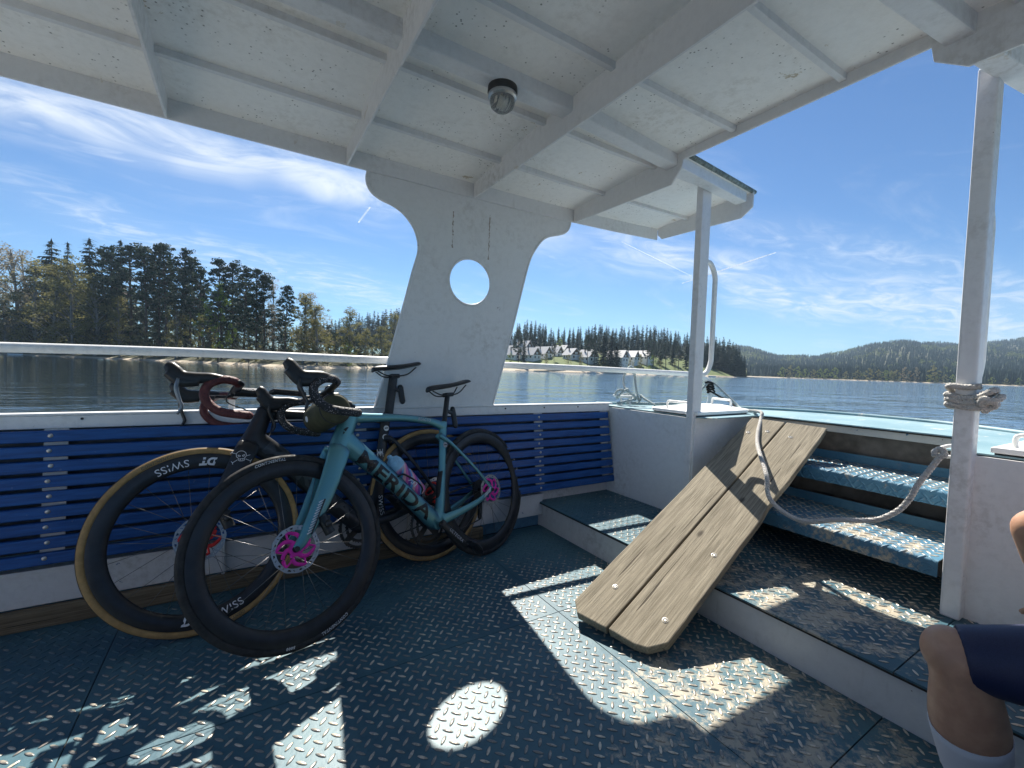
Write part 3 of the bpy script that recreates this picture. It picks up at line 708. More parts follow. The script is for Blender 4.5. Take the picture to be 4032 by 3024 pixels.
# ------------------------------------------------------------------ ceiling lamp
t = tag(empty('ceiling_lamp', (0.80, 1.43, 2.026)), 'round bulkhead lamp with dark base and ribbed glass on the white roof beam', 'lamp')
m = MB(); m.lathe([(0.0, 0.001), (0.054, 0.001), (0.055, -0.018), (0.052, -0.024), (0.0, -0.024)], n=36); m.build('base', M['darkmetal'], t, smooth=0.6)
m = MB(); m.lathe([(0.050, -0.022), (0.0525, -0.026), (0.0525, -0.036), (0.047, -0.040), (0.043, -0.040)], n=36); m.build('ring', M['steel'], t, smooth=0.6)
gl = NT('lamp_glass'); gl.set(Base_Color=(0.82, 0.82, 0.78), Roughness=0.18); gl.b.inputs['Transmission Weight'].default_value = 0.75; gl.b.inputs['IOR'].default_value = 1.45
gl.bump(gl.wave(gl.coord('Object', (1, 1, 1)), 22, 0, 0, 'SIN', 'X'), 0.8, 0.004)
m = MB(); m.lathe([(0.045, -0.038), (0.046, -0.052), (0.041, -0.068), (0.028, -0.079), (0.012, -0.084), (0.0, -0.085)], n=36); m.build('glass', gl.m, t, smooth=True)
m = MB(); m.ball((0, 0, -0.05), 0.018, 8); m.build('bulb', simple('bulb_glass', (0.75, 0.72, 0.62), 0.25), t, smooth=True)

# ------------------------------------------------------------------ boarding plank
A_, B_, D_, E_ = Vector((1.112, 1.320, 0.058)), Vector((1.216, 0.960, 0.036)), Vector((2.775, 1.127, 0.724)), Vector((2.655, 1.497, 0.757))
ex = ((D_ + E_) - (A_ + B_)).normalized(); ey = (A_ - B_); ey = (ey - ex*ey.dot(ex)).normalized(); ez = ex.cross(ey)
plank = tag(empty('boarding_plank'), 'weathered wooden boarding plank of two boards leaning on the steps', 'plank')
plank.matrix_world = Matrix(((ex.x, ey.x, ez.x, B_.x), (ex.y, ey.y, ez.y, B_.y), (ex.z, ey.z, ez.z, B_.z), (0, 0, 0, 1)))
inv = plank.matrix_world.inverted()
loc = [inv @ p for p in (A_, B_, D_, E_)]
LN = (loc[2].x + loc[3].x)/2; WD = (loc[0].y + loc[3].y)/2
def board(lo, hi, notch):
    x0 = lambda y: loc[1].x + (loc[0].x - loc[1].x)*y/WD; x1 = lambda y: loc[2].x + (loc[3].x - loc[2].x)*y/WD
    rg = random.Random(int(lo*1000)+3)
    if notch:
        pts = [(x0(hi), hi), (x0(lo)+0.055, hi*0 + lo + 0.05) , (x0(lo)+0.075, lo)]
        pts = [(x0(hi)+0.004, hi), (x0(0.09), 0.09), (x0(0.05)+0.012, 0.045), (x0(lo)+0.065, lo+0.002)]
        for k in range(1, 15):
            x = 0.07 + (x1(lo)-0.08)*k/15; d = rg.uniform(-.0015, .0015)
            if 0.50 < k/15 < 0.62: d += 0.006
            pts.append((x, lo + d))
        pts += [(x1(lo)-0.004, lo+0.004), (x1(hi), hi)]
    else:
        pts = [(x0(lo)+0.002, lo), ]
        k = 14
        pts += [(x1(lo), lo), (x1(hi), hi)] + [(x1(hi) - (x1(hi)-0.05)*i/k, hi + rg.uniform(-.0015, .0015)) for i in range(1, k)] + [(x0(hi)+0.045, hi), (x0(hi)+0.006, hi-0.045)]
    m = MB(); m.prism([(x, y, 0) for x, y in pts], (0, 0, -0.038)); return m
mid = WD*0.53
board(0.0, mid-0.0045, True).build('board', M['plank'], plank, bevel=0.004, seg=2)
board(mid+0.0045, WD, False).build('board', M['plank'], plank, bevel=0.004, seg=2)
for x in (0.10, 0.47, LN-0.18):
    m = MB(); m.box((x, 0.012, -0.066), (x+0.09, WD-0.012, -0.0385)); m.build('cleat', M['plank'], plank, bevel=0.004)
for x, y in ((0.135, 0.055), (0.145, WD-0.09), (LN-0.145, mid+0.045), (LN-0.15, mid-0.075), (0.52, 0.06), (LN-0.2, WD-0.05)):
    m = MB(); m.lathe([(0.0, 0.0018), (0.0045, 0.0018), (0.0050, -0.0012), (0.0080, -0.0012), (0.0095, 0.0016), (0.0108, 0.0014), (0.0112, 0.0)], (x, y, 0.0002), n=20); m.build('washer', M['bolt'], plank, smooth=0.8)

# ------------------------------------------------------------------ ropes and fittings
def strand(m, pts, r, step=0.004, pitch=0.030, lobes=3):
    """laid rope: a lobed section that turns along the path"""
    P = spline(pts, 12); out = [P[0]]; 
    for a, b in zip(P, P[1:]):                     # even steps along the path
        d = (b - out[-1]).length
        while d >= step:
            out.append(out[-1] + (b - out[-1]).normalized()*step); d = (b - out[-1]).length
    P = out; k = len(P); n = 12; T = [(P[min(i+1, k-1)] - P[max(i-1, 0)]).normalized() for i in range(k)]
    u = Vector((0, 0, 1)) if abs(T[0].z) < .9 else Vector((1, 0, 0)); N_ = [(u - T[0]*u.dot(T[0])).normalized()]
    for i in range(1, k): q = N_[-1] - T[i]*N_[-1].dot(T[i]); N_.append(q.normalized())
    vs = []
    for i in range(k):
        b = T[i].cross(N_[i]); ph = 2*math.pi*i*step/pitch
        for j in range(n):
            a = 2*math.pi*j/n; rr = r*(1.0 + 0.13*math.cos(lobes*(a - ph)/1.0))
            vs.append(P[i] + N_[i]*(rr*math.cos(a)) + b*(rr*math.sin(a)))
    m.add(vs, [(i*n+j, i*n+(j+1) % n, (i+1)*n+(j+1) % n, (i+1)*n+j) for i in range(k-1) for j in range(n)] + [tuple(range(n))[::-1], tuple(range((k-1)*n, k*n))])
def rope(name, pts, r, mat, label, n=8, parent=None, cat='rope'):
    m = MB(); strand(m, pts, r); o = m.build(name, mat, parent, smooth=True)
    if label: tag(o, label, cat)
    return o
def xpath(l): return [onx(px, py, x) for px, py, x in l]
def a4(x, y): return (2700 + x*0.4557, 1400 + y*0.4557)
seq = [(545, 478, 2.76), (600, 480, 2.76), (645, 487, 2.74), (660, 505, 2.72), (650, 545, 2.69), (640, 590, 2.62), (626, 650, 2.54), (618, 720, 2.46), (622, 780, 2.36), (648, 870, 2.24), (682, 970, 2.16), (703, 1070, 2.10), (705, 1160, 2.07), (730, 1240, 2.05), (790, 1310, 2.05), (880, 1375, 2.05), (990, 1425, 2.05), (1100, 1436, 2.06), (1300, 1420, 2.07), (1480, 1425, 2.09), (1640, 1420, 2.11), (1760, 1380, 2.12), (1860, 1320, 2.13), (1940, 1230, 2.14), (2010, 1110, 2.15), (2110, 985, 2.16), (2195, 880, 2.17)]
pts = xpath([a4(x, y) + (d,) for x, y, d in seq])
hk = onx(3300+1215*.3309, 1300+1485*.3309, 2.17)
pts += [hk + Vector((0, -0.012, 0.004)), hk + Vector((0.01, 0.0, 0.022)), hk + Vector((0.006, 0.015, 0.008)), hk + Vector((0, 0.012, -0.012))]
rope('barrier_rope', pts, 0.0098, M['rope'], 'grey braided rope hanging slack across the gangway in front of the steps')
m = MB(); m.loft(spline([(2.20, 0.497, 0.735), (2.198, 0.53, 0.735), (2.19, 0.548, 0.742), (2.188, 0.54, 0.757), (2.195, 0.515, 0.772), (2.20, 0.497, 0.778)], 6), 0.0065, n=8)
part('rope_eye', m, M['railpaint'], smooth=True)
# knot on the right-hand post
coil = []
px0, px1, py0, py1 = 2.155, 2.249, 0.431, 0.511
turns = [0.988, 0.952, 0.938, 0.924]
base_ring = [(px0, py0), (px0, (py0+py1)/2), (px0, py1), ((px0+px1)/2, py1+.004), (px1, py1), (px1, (py0+py1)/2), (px1, py0), ((px0+px1)/2, py0-.004)]
z = 0.995; zs = [0.996, 0.958, 0.941, 0.924, 0.912]
for k in range(4):
    for j, (x, y) in enumerate(base_ring):
        f = j/8; coil.append((x + random.uniform(-.003, .003), y + random.uniform(-.003, .003), zs[k]*(1-f) + zs[k+1]*f + random.uniform(-.003, .003) + (0.010 if j == 2 else 0)))
knot = tag(empty('tied_rope', (2.2, 0.47, 0.95)), 'grey rope wound and knotted round the right hand post', 'rope')
m = MB(); strand(m, coil, 0.0105); o = m.build('coil', M['rope'], None, smooth=True); o.parent = knot; o.matrix_parent_inverse = Matrix.Translation(-Vector(knot.location))
kp = [(2.15, .44, .955), (2.135, .41, .975), (2.14, .395, .985), (2.165, .40, .978), (2.15, .42, .955), (2.13, .41, .945), (2.135, .385, .955), (2.15, .38, .965), (2.16, .40, .945), (2.14, .425, .935), (2.125, .415, .955), (2.14, .39, .94), (2.155, .405, .925), (2.15, .43, .925)]
m = MB(); strand(m, kp, 0.0105); o = m.build('knot', M['rope'], None, smooth=True); o.parent = knot; o.matrix_parent_inverse = Matrix.Translation(-Vector(knot.location))
# cleat with the mooring line on the port bow
cl = tag(empty('mooring_cleat', (2.44, 2.33, DZ)), 'white horned mooring cleat on the port edge of the bow deck', 'cleat')
m = MB()
for dx in (-0.045, 0.045): m.lathe([(0.016, 0.0), (0.010, 0.008), (0.009, 0.06), (0.0, 0.062)], (dx, 0, 0), n=12)
m.loft([(-0.125, 0, 0.072), (-0.09, 0, 0.062), (0, 0, 0.060), (0.09, 0, 0.062), (0.125, 0, 0.070)], [0.006, .010, .011, .010, .006], n=10); m.build('horn', M['railpaint'], cl, smooth=True)
def H3(x, y, d): p = ony(2350 + x*.27125, 1400 + y*.27125, d); return p
mp = [(330, 700, 2.30), (300, 690, 2.29), (520, 640, 2.28), (505, 615, 2.33), (470, 560, 2.36), (300, 600, 2.36), (270, 550, 2.34), (330, 500, 2.31), (440, 520, 2.29), (560, 600, 2.29), (540, 640, 2.33), (440, 560, 2.36), (290, 610, 2.33), (400, 510, 2.29), (450, 490, 2.30), (410, 470, 2.33), (388, 390, 2.37), (400, 300, 2.385), (430, 230, 2.372), (480, 160, 2.40), (525, 175, 2.41), (545, 240, 2.375), (555, 330, 2.37), (572, 480, 2.34), (600, 620, 2.32), (622, 655, 2.30), (640, 610, 2.30), (640, 575, 2.30), (700, 630, 2.24), (850, 722, 2.13)]
rope('mooring_rope', [H3(*p) for p in mp], 0.0085, M['ropewhite'], 'pale mooring rope wound on the bow cleat and looped over the rail', n=5)
bowline = [(Vector((2.46, 2.34, DZ+.012))), Vector((2.75, 2.24, DZ+.012)), Vector((2.95, 2.20, DZ+.03)), Vector((3.10, 2.195, 0.85)), Vector((3.20, 2.18, 0.925)), Vector((3.245, 2.15, 0.935)), Vector((3.25, 2.08, 0.88)), Vector((3.24, 1.97, 0.80)), Vector((3.20, 1.90, DZ+.006)), Vector((3.05, 1.80, DZ+.01)), Vector((2.90, 1.62, DZ+.012)), Vector((2.76, 1.535, DZ+.012))]
rope('bow_line', bowline, 0.0085, M['ropewhite'], 'pale rope running over the bent end of the bow rail', n=8)
wr = []
for k in range(26):
    a = k*1.15; f = k/25; c = Vector((3.225, 2.18, 0.95)).lerp(Vector((3.24, 2.166, 0.86)), f); wr.append(c + Vector((math.cos(a)*0.027, math.sin(a)*0.027, math.sin(k*2.3)*0.008)))
wr += [Vector((3.27, 2.11, .83)), Vector((3.28, 2.02, .79)), Vector((3.25, 1.96, DZ+.004))]
rope('lashing', wr, 0.0070, M['ropedark'], 'black line lashed round the bent end of the bow rail', n=5)
# ------------------------------------------------------------------ water
WZ = -0.55
def water_mat():
    n = NT('lake_water'); g = n.geo((1, 1, 1)); p = n.xyz(g)
    def lay(scale, rot, kx, ky, det):
        m_ = n.N.new('ShaderNodeMapping'); m_.inputs['Rotation'].default_value = (0, 0, rot); m_.inputs['Scale'].default_value = (kx, ky, 1)
        n.L.new(g, m_.inputs['Vector']); return n.noise(m_.outputs[0], scale, det, 0.55, 0.3)
    YR = 0.553                                    # crests lie roughly across the wind
    a = lay(0.75, YR, 0.7, 1.5, 3); b = lay(2.6, YR - .25, 0.8, 1.4, 3); c = lay(0.20, YR + .2, 0.55, 1.5, 3); big = n.noise(g, 0.045, 3)
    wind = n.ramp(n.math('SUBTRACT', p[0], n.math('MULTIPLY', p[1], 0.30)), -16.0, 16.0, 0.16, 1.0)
    h = n.math('ADD', n.math('ADD', n.math('MULTIPLY', a, 0.26), n.math('MULTIPLY', b, 0.065)), n.math('MULTIPLY', c, 0.75))
    h = n.math('MULTIPLY', n.math('MULTIPLY', h, n.ramp(big, 0.3, 0.7, 0.7, 1.15)), wind)
    n.set(Base_Color=n.mix(wind, (0.006, 0.010, 0.010), (0.085, 0.150, 0.215)), Roughness=0.04); n.b.inputs['IOR'].default_value = 1.333  # paler base colour on open water stands in for brighter sky reflection
    n.bump(h, 1.0, 1.0); return n.m
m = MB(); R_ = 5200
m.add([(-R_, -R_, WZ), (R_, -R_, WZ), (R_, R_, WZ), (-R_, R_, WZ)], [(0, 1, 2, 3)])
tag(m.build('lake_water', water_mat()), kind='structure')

# ------------------------------------------------------------------ land
def soil_mat(name, cols, sc_=0.25):
    n = NT(name); g = n.geo(); a = n.noise(g, sc_, 6, 0.65); b = n.noise(g, sc_*9, 5, 0.7)
    c = n.mix(n.ramp(a, 0.35, 0.65), cols[0], cols[1]); c = n.mix(n.ramp(b, 0.4, 0.7, 0, 0.6), c, cols[2])
    n.set(Base_Color=c, Roughness=0.95); n.bump(b, 0.6, 0.2); return n.m
GRASS = soil_mat('shore_grass', ((0.10, 0.14, 0.035), (0.15, 0.19, 0.05), (0.075, 0.085, 0.03)), 0.08)
SAND = soil_mat('shore_sand', ((0.50, 0.42, 0.31), (0.40, 0.33, 0.24), (0.56, 0.48, 0.37)), 0.3)
FLOORM = soil_mat('wood_floor', ((0.05, 0.055, 0.02), (0.08, 0.08, 0.03), (0.045, 0.035, 0.02)), 0.12)
def land(name, cols, mat, z_of, sandw=0):
    """cols: (photo column, shore depth); rows of offsets behind the shoreline"""
    offs = [-6, 0, 1.2, 3, 6, 10, 16, 26, 40, 60, 85, 120, 170]
    m = MB(); vs = []
    for px, d in cols:
        for o in offs:
            z = WZ - 0.5 if o < 0 else WZ + z_of(px, o) + (0.05*mnoise.noise(Vector((px*.05, o*.2, 0))) if o > 1 else 0)
            vs.append(ground(px, d + o, z))
    k = len(offs); fs = []; mi = []
    for i in range(len(cols)-1):
        for j in range(k-1):
            fs.append((i*k+j, (i+1)*k+j, (i+1)*k+j+1, i*k+j+1))
    m.add(vs, fs); m.m = [(1 if offs[f[0] % k] < sandw else 2 if offs[f[0] % k] >= 58 else 0) for f in fs]
    o = m.build(name, [mat, SAND, FLOORM], smooth=True); tag(o, kind='structure'); return o
def interp(tab, x):
    if x <= tab[0][0]: return tab[0][1]
    for (a, b), (c, d) in zip(tab, tab[1:]):
        if x <= c: return b + (d-b)*(x-a)/(c-a)
    return tab[-1][1]
SH_L = [(-900, 260), (-300, 190), (0, 170), (250, 150), (500, 138), (800, 118), (1050, 100), (1250, 96), (1400, 112), (1530, 150), (1650, 215)]
SH_R = [(1500, 260), (1700, 240), (1975, 226), (2256, 214), (2500, 235), (2711, 262), (2850, 282), (2930, 292), (2965, 300)]
zl = [(0, 0.02), (1.2, 0.15), (3, 0.45), (6, 0.9), (10, 1.4), (26, 2.2), (60, 3.5), (170, 8)]
zr = [(0, 0.02), (1.2, 0.2), (3, 0.5), (6, 1.0), (10, 1.9), (16, 3.4), (26, 5.2), (40, 8.0), (60, 12.0), (85, 15.5), (120, 18), (170, 21)]
colsL = [(x, interp(SH_L, x) + 2.0*mnoise.noise(Vector((x*.013, 3.3, 0)))) for x in range(-900, 1651, 50)]
colsR = [(x, interp(SH_R, x) + 2.5*mnoise.noise(Vector((x*.011, 8.3, 0)))) for x in range(1500, 2966, 40)]
land('near_shore', colsL, FLOORM, lambda px, o: interp(zl, o), 2.0)
land('village_shore', colsR, GRASS, lambda px, o: interp(zr, o)*(1.0 if px < 2750 else max(0.35, 1-(px-2750)/330)), 5)
def zshore(tab, zt, px, dep):
    o = dep - interp(tab, px)
    z = interp(zt, max(0, o))
    if tab is SH_R and px > 2750: z *= max(0.35, 1-(px-2750)/330)
    return WZ + z

# ------------------------------------------------------------------ trees
def leaf_mat(name, a, b, trans=0.25, rough=0.7, nsc=6):
    n = NT(name); v = n.noise(n.coord('Object'), nsc, 3); r = n.rnd()
    f = n.math('ADD', n.math('MULTIPLY', n.ramp(v, 0.35, 0.65), 0.6), n.math('MULTIPLY', r, 0.4))
    c = n.mix(f, a, b)
    n.set(Base_Color=c, Roughness=rough); n.b.inputs['Specular IOR Level'].default_value = 0.15
    tr = n.N.new('ShaderNodeBsdfTranslucent'); n.L.new(c, tr.inputs[0]); mx = n.N.new('ShaderNodeMixShader'); mx.inputs[0].default_value = trans
    n.L.new(n.b.outputs[0], mx.inputs[1]); n.L.new(tr.outputs[0], mx.inputs[2]); n.L.new(mx.outputs[0], n.N['Material Output'].inputs[0]); return n.m
NEEDLE = leaf_mat('spruce_needles', (0.022, 0.045, 0.031), (0.040, 0.068, 0.040), 0.10)
PINE = leaf_mat('pine_needles', (0.030, 0.056, 0.038), (0.052, 0.084, 0.048), 0.12)
BIRCH = leaf_mat('spring_leaves', (0.15, 0.155, 0.055), (0.25, 0.22, 0.085), 0.48)
GREEN = leaf_mat('young_green_leaves', (0.15, 0.22, 0.035), (0.23, 0.29, 0.055), 0.45)
PALE = leaf_mat('pale_buds', (0.26, 0.23, 0.15), (0.36, 0.31, 0.22), 0.40)
BARK = simple('dark_bark', (0.075, 0.055, 0.045), 0.9, var=0.4, scale=8)
BARKP = simple('pine_bark', (0.085, 0.058, 0.045), 0.9, var=0.4, scale=8)
BARKB = simple('birch_bark', (0.24, 0.22, 0.20), 0.85, var=0.4, scale=10)
def V3(r, rg): return Vector((rg.gauss(0, r), rg.gauss(0, r), rg.gauss(0, r)))
def spruce_mesh(seed, dense=24, rmax=0.17, low=0.06, bulk=0.050):
    rg = random.Random(seed); m = MB()
    for w in range(dense):
        f = w/(dense-1); z = low + (0.985-low)*f
        r0 = rmax*(1-f)**0.85 + 0.010
        for b in range(rg.randint(6, 8) if f < 0.9 else 4):
            a = rg.uniform(0, 2*math.pi); r = r0*rg.uniform(0.62, 1.18); d = Vector((math.cos(a), math.sin(a), 0)); s = Vector((-d.y, d.x, 0))
            z0 = z + rg.uniform(-.012, .012); lift = 0.10*r if f > 0.6 else -0.08*r; seg = 5 if r > 0.05 else 3
            prev = Vector((0, 0, z0))
            for k in range(1, seg+1):
                t = k/seg; droop = -0.42*r*t*t + lift*t + 0.10*r*max(0, t-.75)*3
                p = d*(r*t) + Vector((0, 0, z0 + droop)) + s*rg.uniform(-.004, .004)
                wd = (bulk*(1-t*0.70))*rg.uniform(0.7, 1.3)*(0.6 + rmax*2.4)
                for sg in (-1, 1):
                    tip = p + s*(sg*wd) + Vector((0, 0, -wd*rg.uniform(0.25, 0.8)))
                    m.add([prev, p, tip], [(0, 1, 2)])
                dn = p + Vector((0, 0, -wd*rg.uniform(0.6, 1.3))) + d*(wd*0.2)
                m.add([prev, p, dn], [(0, 1, 2)])
                prev = p
    for k in range(5):
        a = k*1.3; m.add([(0, 0, 1.01), (0.008*math.cos(a), 0.008*math.sin(a), 0.955), (0.008*math.cos(a+1.8), .008*math.sin(a+1.8), 0.955)], [(0, 1, 2)])
    return m
def leaf_clump(m, c, R, n, size, rg, flat=1.0, cluster=True):
    for _ in range(n):
        v = V3(1, rg).normalized()*(R*rg.random()**0.45); v.z *= flat
        p = c + v; a = V3(1, rg).normalized()*size*rg.uniform(0.6, 1.4); b = V3(1, rg).normalized()*size*rg.uniform(0.6, 1.2)
        m.add([p - a*.5, p + b*.5, p + a*.5, p - b*.5], [(0, 1, 2, 3)])
def pine_meshes(seed, crown0=0.42, lean=0.02, rmax=0.16, n_cl=30, density=85, lf=0.017):
    rg = random.Random(seed); m = MB(); t = MB()
    top = Vector((rg.uniform(-lean, lean), rg.uniform(-lean, lean), 0.95))
    tp = [Vector((0, 0, -0.03)), top*0.35 + Vector((rg.uniform(-.01, .01), 0, 0)), top*0.7, top]
    t.loft(spline(tp, 4), lerp_list([0.010, 0.008, 0.006, 0.002], 13), n=7)
    for i in range(n_cl):
        f = (i + rg.random())/n_cl; z = crown0 + (0.97-crown0)*f
        prof = math.sin(math.pi*min(1, 0.18 + 0.80*f))**0.7
        r = rmax*prof*rg.uniform(0.45, 1.15); a = rg.uniform(0, 6.28)
        ax = top*(z/0.95); c = Vector((ax.x + r*math.cos(a), ax.y + r*math.sin(a), z))
        b0 = Vector((ax.x, ax.y, z - 0.05 - 0.2*r))
        t.loft([b0, b0.lerp(c, 0.5) + Vector((0, 0, -.01)), c], [0.0045, 0.003, 0.0015], n=4)
        for q in range(3):
            cc = c + V3(0.020, rg); leaf_clump(m, cc, rg.uniform(0.020, 0.044), density//3, lf, rg, 0.55)
    leaf_clump(m, top + Vector((0, 0, .015)), 0.04, density, lf, rg, 0.9)
    return t, m
def leafy_meshes(seed, crown0=0.2, rmax=0.2, n_cl=42, density=80, leaf=0.010, top_pow=0.8):
    rg = random.Random(seed); m = MB(); t = MB()
    tp = [Vector((0, 0, -.03)), Vector((rg.uniform(-.02, .02), rg.uniform(-.02, .02), 0.4)), Vector((rg.uniform(-.03, .03), rg.uniform(-.03, .03), 0.93))]
    P = spline(tp, 5); t.loft(P, lerp_list([0.012, 0.008, 0.002], len(P)), n=6)
    for i in range(n_cl):
        f = (i + rg.random())/n_cl; z = crown0 + (0.98-crown0)*f
        prof = (math.sin(math.pi*(0.12 + 0.86*f**0.85)))**top_pow
        r = rmax*prof*rg.uniform(0.25, 1.1); a = rg.uniform(0, 6.28)
        ax = P[min(len(P)-1, int(z*len(P)))]; c = Vector((ax.x + r*math.cos(a), ax.y + r*math.sin(a), z))
        b0 = Vector((ax.x, ax.y, max(0.08, z - 0.10 - 0.5*r)))
        t.loft([b0, b0.lerp(c, .55) + Vector((0, 0, .012)), c], [0.0042, 0.0026, 0.0012], n=4)
        for q in range(4):
            cc = c + V3(0.026, rg); leaf_clump(m, cc, rg.uniform(0.022, 0.048), density//4, leaf, rg, 0.9)
    return t, m
def mesh_only(mb, name, mat):
    o = mb.build(name, mat); me = o.data; bpy.data.objects.remove(o); return me
def trunk_mb(r0=0.012, h=0.97):
    t = MB(); t.loft([(0, 0, -0.03), (0.003, 0, 0.5), (0, 0, h)], [r0, r0*.6, r0*.1], n=7); return t
KIND = {}
for k, sd_ in enumerate((11, 12, 13)):
    KIND['spruce', k] = (mesh_only(trunk_mb(), 'trunk', BARK), mesh_only(spruce_mesh(sd_, 26, 0.145 - 0.012*k, 0.10), 'crown', NEEDLE))
for k, sd_ in enumerate((21, 22, 23, 24)):
    a, b = pine_meshes(sd_, 0.30 + 0.06*k, 0.03, 0.118, 38, 100); KIND['pine', k] = (mesh_only(a, 'trunk', BARKP), mesh_only(b, 'crown', PINE))
for k, sd_ in enumerate((31, 32, 33)):
    a, b = leafy_meshes(sd_, 0.10, 0.145, 50, 96, 0.0145); KIND['birch', k] = (mesh_only(a, 'trunk', BARKB), mesh_only(b, 'crown', BIRCH))
a, b = leafy_meshes(41, 0.14, 0.15, 46, 60, 0.0115); KIND['pale', 0] = (mesh_only(a, 'trunk', BARKB), mesh_only(b, 'crown', PALE))
a, b = leafy_meshes(42, 0.10, 0.15, 50, 64, 0.0115); KIND['pale', 1] = (mesh_only(a, 'trunk', BARKB), mesh_only(b, 'crown', PALE))
a, b = leafy_meshes(53, 0.04, 0.42, 46, 120, 0.024); KIND['under', 0] = (mesh_only(a, 'trunk', BARK), mesh_only(b, 'crown', PINE))
a, b = leafy_meshes(51, 0.06, 0.34, 40, 100, 0.016); KIND['bush', 0] = (mesh_only(a, 'trunk', BARK), mesh_only(b, 'crown', GREEN))
a, b = leafy_meshes(52, 0.04, 0.40, 40, 100, 0.018); KIND['bush', 1] = (mesh_only(a, 'trunk', BARK), mesh_only(b, 'crown', BIRCH))
NAME = {'under': 'shrub', 'spruce': 'spruce_tree', 'pine': 'pine_tree', 'birch': 'birch_tree', 'pale': 'bare_tree', 'bush': 'shrub'}
CAT = {'under': 'shrub', 'spruce': 'tree', 'pine': 'tree', 'birch': 'tree', 'pale': 'tree', 'bush': 'shrub'}
def tree(kind, var, px, top_py, dep, label, group, tab, zt, width=1.0, base=None):
    p = ground(px, dep, 0); p.z = zshore(tab, zt, px, dep) if base is None else base
    hz = at(px, top_py, dep).z; h = hz - p.z
    o = tag(empty(NAME[kind], p), label, CAT[kind], group)
    rot = random.uniform(0, 6.28)
    for nm, me in zip(('trunk', 'crown'), KIND[kind, var]):
        c = bpy.data.objects.new(nm, me); C.objects.link(c); c.parent = o; c.scale = (h*width, h*width, h); c.rotation_euler = (0, 0, rot)
    return o
gL = 'trees on the near wooded shore'
